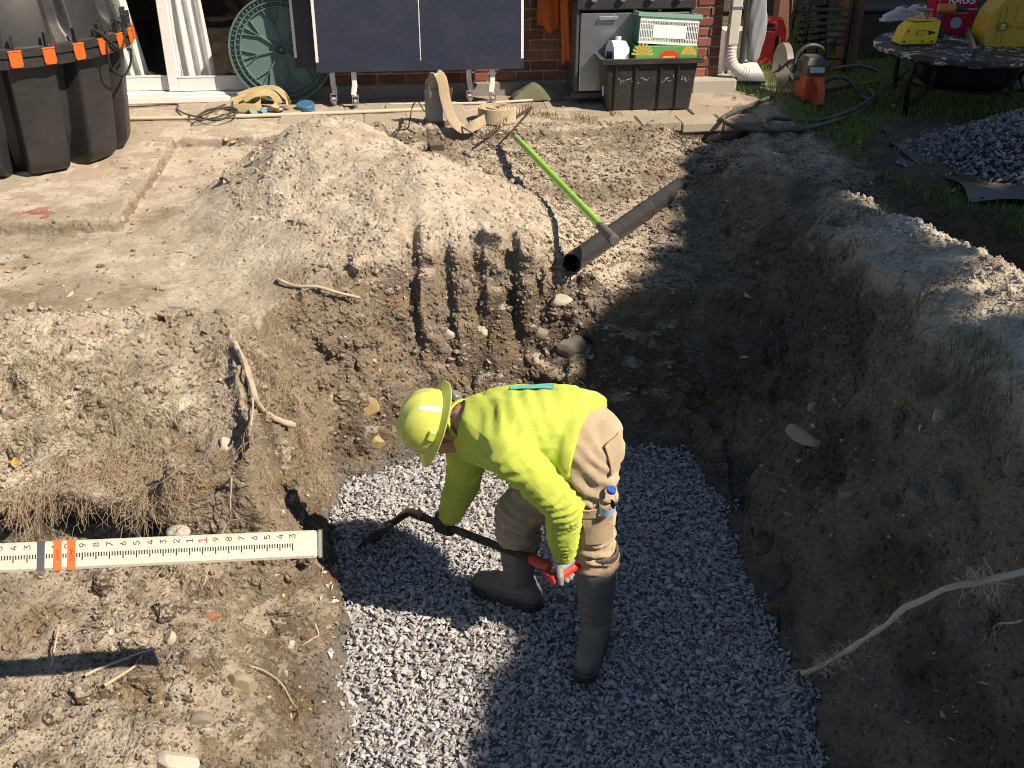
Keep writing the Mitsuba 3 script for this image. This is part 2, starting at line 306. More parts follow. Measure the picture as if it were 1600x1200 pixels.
# gullies down the right wall
dz -= (P[:, 0] > 1.0)*steep*(.10*np.maximum(vn(P*np.array([.4, 1, .25], np.float32), .20, 12), 0)+.03*vn(P*np.array([.5, 1, .35], np.float32), .09, 14))
f[bi] -= dz; del chunk, warp, dz, comb, cx, saw, scr, steep, w
for c, r in CAVES:
    i0 = [max(int((c[a]-1.5*r[a]-g[0])/DX), 0) for a, g in enumerate((GX, GY, GZ))]; i1 = [int((c[a]+1.5*r[a]-g[0])/DX)+1 for a, g in enumerate((GX, GY, GZ))]
    sl = tuple(slice(a, b) for a, b in zip(i0, i1)); xx, yy, zz = np.meshgrid(GX[sl[0]], GY[sl[1]], GZ[sl[2]], indexing='ij')
    e = np.sqrt(((xx-c[0])/r[0])**2+((yy-c[1])/r[1])**2+((zz-c[2])/r[2])**2)+.22*vn(np.stack([xx.ravel(), yy.ravel(), zz.ravel()], 1), .06, 3).reshape(xx.shape)
    f[sl] = np.maximum(f[sl], (1-e)*min(r))
# stray bits in the air go
lab, cnt = ndimage.label(f < 0)
if cnt > 1: f[(lab > 0) & (lab != lab[5, 5, 2])] = .02
GROUND = surface_nets(f, np.array([GX[0], GY[0], GZ[0]]), DX)
del f, P, band, bi, lab
def ground_drop(x, y):
    """Height of the finished ground under points (x, y), taken from the mesh's vertices."""
    return ndimage.map_coordinates(TOP, [(np.atleast_1d(x)-GX[0])/DX, (np.atleast_1d(y)-GY[0])/DX], order=1, mode='nearest')
gv = GROUND.vertices; TOP = np.full(H2.shape, -9.); ii = np.clip(((gv[:, 0]-GX[0])/DX+.5).astype(int), 0, len(GX)-1); jj = np.clip(((gv[:, 1]-GY[0])/DX+.5).astype(int), 0, len(GY)-1)
np.maximum.at(TOP, (ii, jj), gv[:, 2]); bad = TOP < -5; TOP[bad] = H2[bad]
# beyond the worked area: one coarse sheet to the horizon
ox = np.unique(np.concatenate([np.linspace(-60, -6, 20), np.arange(-6, 6.01, .15), np.linspace(6, 60, 20), [GX[0]+.03, GX[-2]-.03]])); oy = np.unique(np.concatenate([np.linspace(-40, -1, 16), np.arange(-1, 13, .15), np.linspace(13, 80, 16), [GY[0]+.03, GY[-2]-.03]]))
xo, yo = np.meshgrid(ox, oy, indexing='ij'); zo = height(xo, yo)-.004+.02*wave(xo, yo, .5, 9)*(xo > 1.9)
zo -= .16*(xo < 2.0)*(yo > 7.4)*0
n1, n2 = xo.shape; i, j = np.meshgrid(np.arange(n1-1), np.arange(n2-1), indexing='ij')
inside = (xo[:-1, :-1] > GX[0]) & (xo[1:, 1:] < GX[-1]) & (yo[:-1, :-1] > GY[0]) & (yo[1:, 1:] < GY[-1])
q = np.stack([i*n2+j, (i+1)*n2+j, (i+1)*n2+j+1, i*n2+j+1], -1)[~inside]
outer = trimesh.Trimesh(np.stack([xo, yo, zo], -1).reshape(-1, 3), np.vstack([q[:, [0, 1, 2]], q[:, [0, 2, 3]]]), process=False)
# soil: dry tan sand above, damp brown subsoil below
def soil(p, n, uv):
    a = fbm(p.x*2.3, p.y*2.3, p.z*2.3, 3); b = fbm(p.x*11, p.y*11, p.z*11, 3); g = noise(p.x*170, p.y*170, p.z*170); g2 = noise(p.x*420, p.y*420, p.z*420); c = noise(p.x*60+9, p.y*60, p.z*60)
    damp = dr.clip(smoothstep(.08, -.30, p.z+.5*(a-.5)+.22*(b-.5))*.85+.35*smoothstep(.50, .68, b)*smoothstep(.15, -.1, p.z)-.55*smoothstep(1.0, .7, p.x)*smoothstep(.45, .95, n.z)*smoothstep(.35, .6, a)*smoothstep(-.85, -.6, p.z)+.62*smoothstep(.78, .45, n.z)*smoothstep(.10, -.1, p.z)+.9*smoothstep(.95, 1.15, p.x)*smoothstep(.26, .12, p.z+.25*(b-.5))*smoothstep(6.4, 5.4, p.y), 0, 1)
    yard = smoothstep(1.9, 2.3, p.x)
    dry = mix((.46, .405, .325), (.365, .312, .245), smoothstep(.35, .65, b))
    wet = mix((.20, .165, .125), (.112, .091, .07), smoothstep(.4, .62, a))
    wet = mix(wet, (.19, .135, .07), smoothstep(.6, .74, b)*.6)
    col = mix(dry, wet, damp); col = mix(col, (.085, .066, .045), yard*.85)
    col = mix(col, (.16, .16, .155), smoothstep(-.78, -.86, p.z)*.5)
    col = col*(.72+.34*g+.22*g2)*(.86+.28*c)
    return mix(col, (.48, .43, .35), smoothstep(.80, .86, g*.6+c*.4)*.55*(1-yard))
def soil_bump(p, n, uv): return .0085*noise(p.x*75, p.y*75, p.z*75)+.0050*noise(p.x*160, p.y*160, p.z*160)+.0022*noise(p.x*380, p.y*380, p.z*380)
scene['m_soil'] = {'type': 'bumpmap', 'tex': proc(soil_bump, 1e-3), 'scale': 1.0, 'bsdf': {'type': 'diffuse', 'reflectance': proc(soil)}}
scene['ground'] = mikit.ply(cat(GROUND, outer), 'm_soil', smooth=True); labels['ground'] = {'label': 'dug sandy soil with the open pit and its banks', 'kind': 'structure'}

# loose crumbs and clods lying on the dirt
OCT8 = trimesh.Trimesh([(1, 0, 0), (-1, 0, 0), (0, 1, 0), (0, -1, 0), (0, 0, 1), (0, 0, -1)], [(0, 2, 4), (2, 1, 4), (1, 3, 4), (3, 0, 4), (2, 0, 5), (1, 2, 5), (3, 1, 5), (0, 3, 5)], process=False); ICO = trimesh.creation.icosphere(subdivisions=1); OCT = trimesh.creation.icosphere(subdivisions=0)
def lumps(rng, pos, size, base=OCT, rough=.3, flat=(.6, 1.0)):
    k = len(pos); n = len(base.vertices); V = np.broadcast_to(base.vertices, (k, n, 3))*(1+rough*rng.uniform(-1, 1, (k, n, 1)))
    V = V*rng.uniform(flat[0], flat[1], (k, 1, 3)); V = np.einsum('kij,knj->kni', rot_random(rng, k), V)*np.asarray(size).reshape(-1, 1, 1)
    return batch(V+np.asarray(pos)[:, None], np.asarray(base.faces))
fa = GROUND.area_faces; vis = GROUND.triangles_center; wt = fa*np.where((vis[:, 2] < FLOOR+.06), 0, 1)*(vis[:, 0] < 2.3)
wt = wt*np.where((vis[:, 0] < -1.0) & (vis[:, 1] > 4.0) & (vis[:, 2] < .08), .05, 1)*np.where((vis[:, 2] > .1) & (vis[:, 0] < .6), .40, 1)*np.where((vis[:, 0] < -.4) & (vis[:, 1] < 2.95), 2.0, 1)
rc = np.random.default_rng(11); pick = rc.choice(len(fa), 80000, p=wt/wt.sum())
sz = np.minimum(.0030+.0028*rc.exponential(1.0, len(pick)), .018)*np.where(vis[pick, 1] < 3.4, .9, 1.25)
big_ = sz > .0095; cp_ = vis[pick]+GROUND.face_normals[pick]*sz[:, None]*.2; wb2 = fa*(vis[:, 2] < -.08)*(vis[:, 2] > FLOOR+.1)*((vis[:, 1] > 4.2)*1.6+(vis[:, 0] < -.6)*1.0+.35)*(vis[:, 0] < 2); pb = rc.choice(len(fa), 1500, p=wb2/wb2.sum()); sb = np.minimum(.012+.011*rc.exponential(1, len(pb)), .05); cb_ = lumps(rc, vis[pb]-GROUND.face_normals[pb]*sb[:, None]*.25, sb, trimesh.creation.icosphere(subdivisions=2), .16)
cl = cat(cb_, lumps(rc, cp_[~big_], sz[~big_], OCT8), lumps(rc, cp_[big_], sz[big_]))
scene['dirt_clods'] = mikit.ply(cl, 'm_soil', smooth=False); labels['dirt_clods'] = {'label': 'loose crumbs and clods of dirt scattered over the banks', 'category': 'dirt', 'kind': 'stuff'}
# ------------------------------------------------------------------ crushed stone on the pit floor
def stone_kinds(rng, k, pts=9):
    out = []
    for _ in range(k):
        p = rng.normal(size=(pts, 3)); p /= np.linalg.norm(p, axis=1, keepdims=True); p *= rng.uniform(.75, 1, (pts, 1))*np.array([rng.uniform(1.0, 1.5), rng.uniform(.65, .95), rng.uniform(.38, .62)]); out.append(trimesh.convex.convex_hull(p))
    return out
def stones(rng, pos, size, tone, kinds, lie=0.0):
    """Crushed stones: sharp convex pieces of several kinds. Returns (mesh, colours)."""
    which = rng.integers(len(kinds), size=len(pos)); ms, cs = [], []
    R = rot_random(rng, len(pos))
    for q, b in enumerate(kinds):
        i = np.flatnonzero(which == q)
        V = np.einsum('kij,nj->kni', R[i], b.vertices)*size[i, None, None]*np.array([1, 1, .72])+pos[i][:, None]
        ms.append(batch(V, np.asarray(b.faces))); cs.append(np.repeat(tone[i], len(b.vertices), axis=0))
    return cat(*ms), np.vstack(cs)
rg = np.random.default_rng(21)
def grey(rng, k, lo=.31, hi=.53):
    t = rng.uniform(lo, hi, k)**1.0; c = np.stack([t*1.0, t*1.0, t*1.01], 1); c *= 1+.03*rng.normal(size=(k, 3)); warm = rng.random(k) < .07; c[warm] *= (1.08, .97, .82); return c
gp = rg.uniform([-1.0, 1.5], [1.35, 4.75], (84000, 2)); GH = ndimage.gaussian_filter(H2, 1.5)
hb = ground_drop(gp[:, 0], gp[:, 1]); top = -.885+.022*wave(gp[:, 0], gp[:, 1], .5, 3)+.05*np.exp(-((gp[:, 0]+.62)/.16)**2-((gp[:, 1]-3.72)/.22)**2)
keep = hb < top+.012; gp, top, hb = gp[keep], top[keep], hb[keep]
gz = top-rg.random(len(gp))**1.5*.035+.008*rg.normal(size=len(gp))
sz = np.clip(rg.lognormal(math.log(.0104), .34, len(gp)), .005, .024)
KINDS = stone_kinds(rg, 14)
m, c = stones(rg, np.column_stack([gp, gz]), sz, grey(rg, len(gp)), KINDS)
bx_, by_ = np.meshgrid(np.arange(-1.0, 1.4, .02), np.arange(1.5, 4.8, .02), indexing='ij'); bt_ = -.885+.022*wave(bx_, by_, .5, 3)+.05*np.exp(-((bx_+.62)/.16)**2-((by_-3.72)/.22)**2)-.029+.006*wave(bx_, by_, .03, 5)
bed = sheet(np.stack([bx_, by_, bt_], -1), .004); m = cat(m, bed); c = np.vstack([c, np.repeat(rg.uniform(.12, .24, (len(bed.vertices), 1)), 3, axis=1)])
scene['gravel'] = mikit.ply(m, 'm_vc', smooth=False, color=c); labels['gravel'] = {'label': 'grey crushed stone spread over the pit floor', 'category': 'gravel', 'kind': 'stuff'}
# ------------------------------------------------------------------ the house: brick wall, sliding door; patio of pavers
def wallpt(X, Y, w):
    """(u, z) where that direction of the survey photograph meets the plane w metres out from the wall."""
    r = ray(X, Y); t = ((HO+w*HN-np.array([0, 0, EYE]))@HN)/(r@HN); P = np.array([0, 0, EYE])+t*r
    return float((P-HO)@HU), float(P[2])
HM = frame(HO, HU, -HN, [0, 0, 1])                  # local x along the wall, local y into the house, z up
def hx(m): return xf(m, HM)
rb = np.random.default_rng(5)
DR = wallpt(447, 10, 0)[0]; DL = DR-1.95; WE = wallpt(1127, 60, 0)[0]
house = thing('house', 'red brick house wall with a white sliding patio door', 'house')
def brick(u0, u1, z0, z1, proud):
    b = box(u0, u1, -proud, .085, z0, z1, .006); b = xf(b, M4((0, 0, 0))); v = b.vertices; v += rb.normal(size=v.shape)*.0014; return b
part(house, 'wall', hx(cat(box(DR+.0, WE-.002, .004, .2, 0.0, 2.7, 0), box(DL-3.0, DL, .004, .2, 0, 2.7, 0), box(DL, DR, .004, .2, 2.12, 2.7, 0), box(WE-.2, WE-.004, .2, 4.0, 0, 2.7, 0))), 'matte', (.33, .31, .28), .3)
part(house, 'foundation', hx(box(DR, WE-.25, -.035, .003, -.15, .10, .01)), 'matte', (.22, .21, .195), .5)
part(house, 'foundation', hx(box(DL-3.0, DL, -.035, .003, -.15, .10, .01)), 'matte', (.22, .21, .195), .5)
part(house, 'roof_slab', hx(box(DL-3.1, WE+.1, -.25, 4.2, 2.701, 2.85, .01)), 'matte', (.25, .23, .2), .2)
rest = []; BC = [(.205, .072, .05), (.17, .058, .042), (.25, .095, .062), (.14, .052, .04)]; nb = 0
for c in range(34):
    z0 = .104+c*.0765; u = WE-.001+(0 if c % 2 else 0); off = 0 if c % 2 else .108
    edges = [WE]+list(np.arange(WE-off if off else WE-.216, DR+.02, -.216))
    if off == 0: edges = [WE]+list(np.arange(WE-.216, DR+.02, -.216))
    if edges[-1] > DR+.02: edges.append(DR+.006)
    for a, b in zip(edges[1:], edges[:-1]):
        if b-a < .03: continue
        m = hx(brick(a+.005, b-.005, z0, z0+.064, .006+.004*rb.random()))
        if c < 11 and nb < 300:
            part(house+'__wall', 'brick', m, 'matte', BC[rb.integers(4)], .18+.3*rb.random(), smooth=False); nb += 1
        else: rest.append(m)
part(house, 'upper_bricks', cat(*rest), 'matte', BC[0], .25, smooth=False, kind='stuff', label='brick courses above')
# sliding door: outer frame, two sashes with panes
white = (.72, .72, .70)
fr = part(house, 'sliding_door', hx(cat(box(DL, DL+.06, -.035, .12, .05, 2.11, .006), box(DR-.06, DR, -.035, .12, .05, 2.11, .006), box(DL+.06, DR-.06, -.035, .12, 2.05, 2.11, .006), box(DL, DR, -.06, .14, .0, .05, .006), box(DL+.06, DR-.06, -.045, -.01, .0505, .075, .004), box(DL+.06, DR-.06, .03, .05, .0505, .075, .004))), 'plastic', white, .22)
SM = wallpt(262, 60, 0)[0]
def sash(u0, u1, y):
    s = cat(box(u0, u0+.075, y-.02, y+.02, .078, 2.04, .004), box(u1-.075, u1, y-.02, y+.02, .078, 2.04, .004), box(u0+.075, u1-.075, y-.02, y+.02, .078, .185, .004), box(u0+.075, u1-.075, y-.02, y+.02, 1.95, 2.04, .004), box(u0+.075, u1-.075, y-.026, y-.0201, .178, .19, .002))
    part(house+'__sliding_door', 'sash', hx(s), 'plastic', white, .18)
    part(house+'__sliding_door', 'pane', hx(xf(trimesh.Trimesh([[u0+.075, y, .186], [u1-.075, y, .186], [u1-.075, y, 1.95], [u0+.075, y, 1.95]], [[0, 1, 2], [0, 2, 3]]), np.eye(4))), 'm_glass', smooth=False)
sash(SM-.045, DR-.062, .012); sash(DL+.062, SM+.045, .065)
part(house, 'room_floor', hx(box(DL-1.2, DR+.5, .2, 3.6, .02, .06, 0)), 'matte', (.09, .06, .04), .0)
part(house, 'room_wall', hx(cat(box(DL-1.2, DR+.5, 3.6, 3.7, 0, 2.7, 0), box(DL-1.3, DL-1.2, .2, 3.7, 0, 2.7, 0), box(DR+.5, DR+.6, .2, 3.6, 0, 2.7, 0))), 'matte', (.10, .085, .07), .0)
part('', thing('cabinet', 'dark low cabinet inside the room behind the glass', 'cabinet'), hx(box(DR-1.0, DR+.3, 2.2, 2.7, .06, .62, .01)), 'matte', (.06, .04, .03), .1)
def curtain(u0, u1, slant, nm, lab):
    n, m = 14, 90; g = np.zeros((n, m, 3)); s = np.linspace(0, 1, m)
    for i, z in enumerate(np.linspace(.13, 2.04, n)):
        k = 1-.12*i/n; g[i] = np.column_stack([u0+(u1-u0)*s*k+slant*(z-.13), .17+.028*np.sin(s*2*PI*((u1-u0)/.085)+.5*np.sin(z*2+s*9))*(1-.25*np.sin(5*s)), np.full(m, z)])
    part('', thing(nm, lab, 'curtain'), hx(sheet(g, .003)), 'cloth', (.74, .75, .74), .06, smooth=True)
c0 = wallpt(278, 60, -.2)[0]; c1 = wallpt(331, 60, -.2)[0]; curtain(c0, c1, -.05, 'curtain', 'white pleated curtain in the middle of the glass door')
c0 = wallpt(150, 60, -.2)[0]; c1 = wallpt(232, 100, -.2)[0]; curtain(c0, c1, -.13, 'curtain', 'white curtain behind the left door pane, beside the black tank')
# patio
labels['patio'] = {'label': 'sandy patio of square concrete pavers along the house', 'kind': 'structure'}
scene['patio'] = mikit.ply(hx(cat(box(-6.5, 1.52, -1.04, .2, -.14, -.069, 0), box(-6.5, -2.43, -2.70, -1.06, -.14, -.069, 0))), 'm_soil', smooth=False)
rp = np.random.default_rng(9); PC = [(.30, .265, .21), (.34, .30, .235), (.27, .245, .20), (.29, .235, .18)]
def paver(u0, u1, w0, w1, col=None, dz=None):
    m = box(u0+.005, u1-.005, -w1+.005, -w0-.005, -.068, .0, .008); dz = rp.normal()*.005 if dz is None else dz
    m.vertices[:, 2] += dz+(m.vertices[:, 0]-u0)*rp.normal()*.008+(m.vertices[:, 1]+w0)*rp.normal()*.008
    part('patio', 'paver', hx(m), 'matte', PC[rp.integers(4)] if col is None else col, .85, smooth=False)
for r in range(4):
    o = .0 if r % 2 == 0 else .15
    for u in np.arange(-4.75+o, 1.45, .30): paver(u, u+.30, .005+r*.265, .005+(r+1)*.265)
for r in range(7):
    w0 = 1.068+r*.2375; o = 0 if r % 2 else .12
    for k, u in enumerate(np.arange(-2.402-.24-o, -4.6, -.24)):
        paver(u, u+.24, w0, w0+.2375, col=(.26, .075, .06) if (r == 6 and k == 1) else None)
    if o: paver(-2.402-o, -2.402, w0, w0+.2375)
# ------------------------------------------------------------------ what shades the yard: a big maple out of frame to the right, and the fence behind
lit_line = np.array([(.62, .2), (.74, 1.5), (.79, 2.17), (.90, 2.51), (1.02, 3.30), (.98, 3.83), (.74, 4.28), (.90, 4.75), (1.17, 5.27), (1.22, 5.95), (1.34, 6.62), (1.66, 7.3), (2.25, 8.4), (2.35, 8.9), (2.6, 12)])
def lit(gx, gy, rng_):
    """Does the gap in the crown above let the sun through to this point of the yard?"""
    edge = np.interp(gy, lit_line[:, 1], lit_line[:, 0])
    free = gx < edge+.02*np.sin(gy*17)
    cr = np.interp(gy, [2.4, 2.8, 3.77, 4.52, 5.12, 5.7, 6.35], [1.84, 1.80, 1.73, 1.60, 1.56, 1.60, 1.64]); hw = np.interp(gy, [2.4, 2.8, 3.77, 4.52, 5.12, 5.7, 6.35], [.16, .34, .36, .18, .12, .08, .06])
    free |= (np.abs(gx-cr) < hw+.05*np.sin(gy*9)) & (gy < 6.6) & (gy > 2.4)
    free |= (gx > .8) & (gx < 1.35) & (np.abs(gy-(2.03+.10*np.abs(gx-.98))) < .085)
    for x, y, r in ((2.75, 5.75, .16), (3.1, 5.65, .20), (2.62, 6.35, .06), (2.0, 5.0, .10), (2.35, 4.1, .12), (2.1, 7.6, .10), (2.9, 5.2, .12)): free |= np.hypot(gx-x, gy-y) < r
    return free
rt = np.random.default_rng(31)
crowns = [((c[0]+1.1, c[1]-.69, c[2]+1.25), r) for c, r in (((6.6, .6, 5.0), (3.4, 3.2, 2.0)), ((7.6, 4.2, 5.4), (3.6, 3.4, 2.2)), ((5.0, 3.6, 3.9), (1.8, 2.2, 1.0)), ((8.8, 7.4, 5.2), (3.4, 3.4, 2.4)), ((4.7, 6.6, 3.8), (1.7, 2.6, 1.0)), ((6.2, 9.5, 4.6), (2.8, 2.4, 1.7)), ((4.0, -.9, 3.9), (1.6, 1.6, .9)), ((4.3, .9, 4.0), (1.3, 1.3, .7)), ((3.6, .1, 3.4), (1.1, 1.1, .5)))]
def tree(nm, lab, cr, trunk, n):
    key = thing(nm, lab, 'tree'); pos = []
    for (c, r), k in zip(cr, n):
        d = rt.normal(size=(k, 3)); d /= np.linalg.norm(d, axis=1, keepdims=True); pos.append(np.array(c)+d*(rt.random((k, 1))**.45)*np.array(r))
    pos = np.vstack(pos); g = pos-pos[:, 2:]*SUN; pos = pos[~lit(g[:, 0], g[:, 1], rt) & (pos[:, 2] > 2.6)]
    k = len(pos); s = rt.uniform(.10, .17, k)[:, None, None]; R = rt.uniform(0, 1, (k, 1, 1))
    q = np.array([(-1, 0, 0), (-.25, -.62, .08), (.55, -.45, .05), (1, 0, -.1), (.55, .45, .05), (-.25, .62, .08)]); V = np.einsum('kij,nj->kni', rot_random(rt, k), q)*s+pos[:, None]
    F = np.array([(0, 1, 5), (1, 2, 4), (1, 4, 5), (2, 3, 4)]); m = batch(V, F)
    col = np.repeat(np.array([.055, .10, .03])*rt.uniform(.6, 1.4, (k, 1)), 6, axis=0)
    scene[key+'__crown'] = mikit.ply(m, 'm_leaf', smooth=False, color=col)
    b = trunk; tk = [tube(smooth_path([(b[0], b[1], -.2), (b[0]+.05, b[1], 1.2), (b[0]-.1, b[1]+.1, 2.8), (b[0], b[1], 4.6)], 5), np.linspace(.24, .10, 16), 10)]
    for (c, r) in cr: tk.append(tube(smooth_path([(b[0]-.05, b[1], 2.2), ((b[0]+c[0])/2, (b[1]+c[1])/2, 3.4), c], 5), np.linspace(.1, .03, 11), 7))
    part(key, 'trunk', tk, 'matte', (.12, .095, .07), .1, smooth=True)
tree('maple_tree', 'leafy maple standing beyond the right edge, shading the pit wall', crowns[:3]+crowns[6:], (7.6, 1.4), (6500, 6500, 4500, 3000, 3000, 2200))
tree('maple_tree', 'leafy maple at the back right, shading table and lawn', crowns[3:6], (8.6, 6.6), (6000, 5500, 5000))
# ------------------------------------------------------------------ things on the patio, from left to right
def rotz(a): return np.array([[math.cos(a), -math.sin(a), 0], [math.sin(a), math.cos(a), 0], [0, 0, 1]])
def local(P, rz=HS): return frame(P, [math.cos(rz), math.sin(rz), 0], [-math.sin(rz), math.cos(rz), 0], [0, 0, 1])
# --- black plastic tank, two ribbed halves clipped together
tank = thing('plastic_tank', 'big black ribbed plastic tank with orange clips around its middle seam', 'tank')
TC = np.array([-3.13, 6.52, .003]); TR, TS = .735, 1.15
def outline(s, R):
    """Point and outward normal on the round-ended outline, s in metres from the middle of the right end."""
    q = PI*TR/2; a = np.clip(s/TR, -PI/2, PI/2); e = np.maximum(np.abs(s)-q, 0)
    n = np.stack([np.cos(a), np.sin(a), 0*a], -1); p = n*R; p[..., 0] -= e; return p
S_ = np.linspace(-PI*TR/2-TS, PI*TR/2+TS, 420)
def lobe(s, per=.43, ph=.0):
    u = ((s+ph)/per) % 1.0; d = np.abs(u-.5)*2; return np.clip((.80-d)/.16, 0, 1)          # 1 on a lobe, 0 in a flute
LB = lobe(S_, .43, .12)
def shell(zs, Rf):
    g = np.stack([outline(S_, 1.0)*0+np.array([0, 0, z]) for z in zs]); 
    for i, z in enumerate(zs):
        R = Rf(z, LB); p = outline(S_, 1.0); n = np.where(np.abs(S_)[:, None] < 9, p, p); base = outline(S_, TR); un = np.stack([np.cos(np.clip(S_/TR, -PI/2, PI/2)), np.sin(np.clip(S_/TR, -PI/2, PI/2)), 0*S_], -1)
        g[i] = base+un*(R-TR)[:, None]+np.array([0, 0, z])
    return g
def low(z, L):
    t = np.clip(z/.66, 0, 1); out = TR*(.90+.07*t)-.012; inn = out-.10-.03*(1-t)
    rb_ = .10; rnd = np.where(z < rb_, rb_-np.sqrt(np.maximum(rb_**2-(rb_-z)**2, 0)), 0)*.95
    rf = np.where(z < .22, (.22-z)*.30, 0); return np.where(True, inn-rf+(out-rnd-inn+rf)*L, 0)
def upp(z, L):
    t = (z-.74)/.62; out = TR*(.955-.22*t**1.3-.06*t**6); return out-.06*(1-L)*np.clip(t*6, 0, 1)*(1-.4*t)
zl = np.r_[0, .006, .02, .04, .06, .08, .10, .14, .18, .22, np.linspace(.28, .655, 8)]
gl = shell(zl, low); zu = np.linspace(.745, 1.36, 16); gu = shell(zu, upp)
def closed_grid(g, cap_top=None, cap_bot=None):
    n, m = g.shape[:2]; V = list(g.reshape(-1, 3)); i, j = np.meshgrid(np.arange(n-1), np.arange(m-1), indexing='ij')
    q = np.stack([i*m+j, i*m+j+1, (i+1)*m+j+1, (i+1)*m+j], -1).reshape(-1, 4); F = [q[:, [0, 1, 2]], q[:, [0, 2, 3]]]
    for row, fl in ((0, 1), (n-1, 0)):
        c = g[row].mean(0); V.append(c); k = len(V)-1; r = row*m+np.arange(m-1); f = np.stack([np.full(m-1, k), r, r+1], 1); F.append(f[:, ::-1] if fl else f)
    return trimesh.Trimesh(np.array(V), np.vstack(F), process=False)
TM = local(TC, .10)
blk = (.022, .022, .024)
part(tank, 'lower_half', xf(closed_grid(gl), TM), 'plastic', blk, .09, smooth=30)
part(tank, 'upper_half', xf(closed_grid(gu), TM), 'plastic', blk, .09, smooth=30)
def band(z0, z1, r0, r1):
    g = []
    for z, r in ((z0, r0), (z0, r1), (z1, r1), (z1, r0)):
        un = np.stack([np.cos(np.clip(S_/TR, -PI/2, PI/2)), np.sin(np.clip(S_/TR, -PI/2, PI/2)), 0*S_], -1); g.append(outline(S_, TR)+un*(r-TR)+np.array([0, 0, z]))
    return closed_grid(np.array(g))
part(tank, 'lower_flange', xf(band(.648, .692, TR*.93, TR+.03), TM), 'plastic', blk, .12, smooth=30)
part(tank, 'upper_flange', xf(band(.708, .752, TR*.93, TR+.03), TM), 'plastic', blk, .15, smooth=30)
part(tank, 'gasket', xf(band(.6921, .7079, TR*.93, TR+.018), TM), 'rubber', (.014, .014, .015), .05, smooth=30)
for s in np.arange(-1.02, 1.3, .172):
    un = np.array([math.cos(np.clip(s/TR, -PI/2, PI/2)), math.sin(np.clip(s/TR, -PI/2, PI/2)), 0]); tn = np.array([-un[1], un[0], 0]); p = outline(np.array([s]), TR)[0]
    c = cat(box(-.034, .034, -.006, .006, -.038, .038, .004), box(-.037, .037, -.010, .012, .036, .047, .004), box(-.030, .030, -.008, .010, -.046, -.036, .004), *[box(-.028+.011*k, -.024+.011*k, -.0085, -.0055, -.034, .034, .001) for k in range(6)])
    part(tank, 'clip', xf(xf(c, M4(rx=-.10)), TM@frame(p+un*.036+np.array([0, 0, .70]), tn, -un, [0, 0, 1])), 'plastic', (.62, .115, .012), .06)
    g = box(-.006, .006, -.03, .004, .0, .075, .002); q = frame(p+un*.0+np.array([0, 0, .752]), tn, -un, [0, 0, 1])
    part(tank, 'gusset', xf(g, TM@q), 'plastic', blk, .1)
def tp(s, off, z): un = np.array([math.cos(s/TR), math.sin(s/TR), 0]); return (TM@np.append(outline(np.array([s]), TR)[0]+un*off+np.array([0, 0, z]), 1))[:3]
rope = smooth_path([tp(-.36, .01, .80), tp(-.34, .045, .77), tp(-.27, .05, .70), tp(-.20, .05, .66), tp(-.12, .045, .72), tp(-.10, .03, .79), tp(-.17, .01, .81), tp(-.28, .03, .76), tp(-.33, .055, .66), tp(-.31, .05, .56), tp(-.2, .04, .505), tp(-.09, .04, .55), tp(-.06, .045, .63), tp(-.12, .05, .645)], 8)
solo('rope', 'thin black rope looped around the seam of the black tank', 'rope', tube(rope, .0075, 7), 'cloth', (.02, .02, .022), .1, smooth=True)

# --- green ribbed lid leaning behind the table tennis table
lid = thing('riser_lid', 'round teal green ribbed plastic lid leaning on the door frame', 'lid')
gcol = (.085, .145, .132); R0 = .385
ringp = lambda a, b, h0, h1: lathe([(a, h0), (b, h0), (b, h1), (a, h1), (a, h0)], 96)
base = cat(lathe([(0, 0), (R0-.005, 0), (R0-.005, .008), (0, .008)], 96))
def rib(p, q, h=.022, w=.006): return bar(np.array([p[0], p[1], .008+h/2]), np.array([q[0], q[1], .008+h/2]), w, h, .001, up=(0, 0, 1))
pol = lambda r, a: np.array([r*math.cos(a), r*math.sin(a), 0])
LMf = at(452, 150, z=0); u0, w0 = huw(LMf); LM = HM@M4((u0, -.075, R0*.995+.004), rx=PI/2-.09)
part(lid, 'disc', xf(base, LM), 'plastic', gcol, .12, smooth=30)
part(lid, 'rim', xf(cat(ringp(R0-.012, R0, .0, .05), ringp(R0-.052, R0-.044, .0079, .045), ringp(R0-.088, R0-.080, .0079, .035)), LM), 'plastic', gcol, .12, smooth=30)
part(lid, 'hub', xf(cat(ringp(.040, .047, .0079, .034), ringp(.0, .012, .0079, .034), *[rib(pol(.012, a), pol(.041, a), .024, .004) for a in np.arange(8)*PI/4]), LM), 'plastic', gcol, .08, smooth=30)
for k in range(8):
    a = k*PI/4+.2; r1 = .175
    part(lid, 'spoke', xf(cat(rib(pol(.046, a+.04), pol(r1, a+.02)), rib(pol(.046, a-.04), pol(r1, a-.02)), rib(pol(r1, a+.02), pol(R0-.085, a+.20)), rib(pol(r1, a-.02), pol(R0-.085, a-.20)), rib(pol(r1+.0, a), pol(R0-.085, a+.03))), LM), 'plastic', gcol, .1)
for rr, nn, w in ((R0-.028, 64, .022), (R0-.066, 52, .018)):
    part(lid, 'rim_teeth', xf(cat(*[xf(box(-w/2, w/2, -.0025, .0025, .0079, .038, 0), M4(pol(rr, a), rz=a)) for a in np.arange(nn)*2*PI/nn]), LM), 'plastic', gcol, .1, smooth=False, kind='stuff')

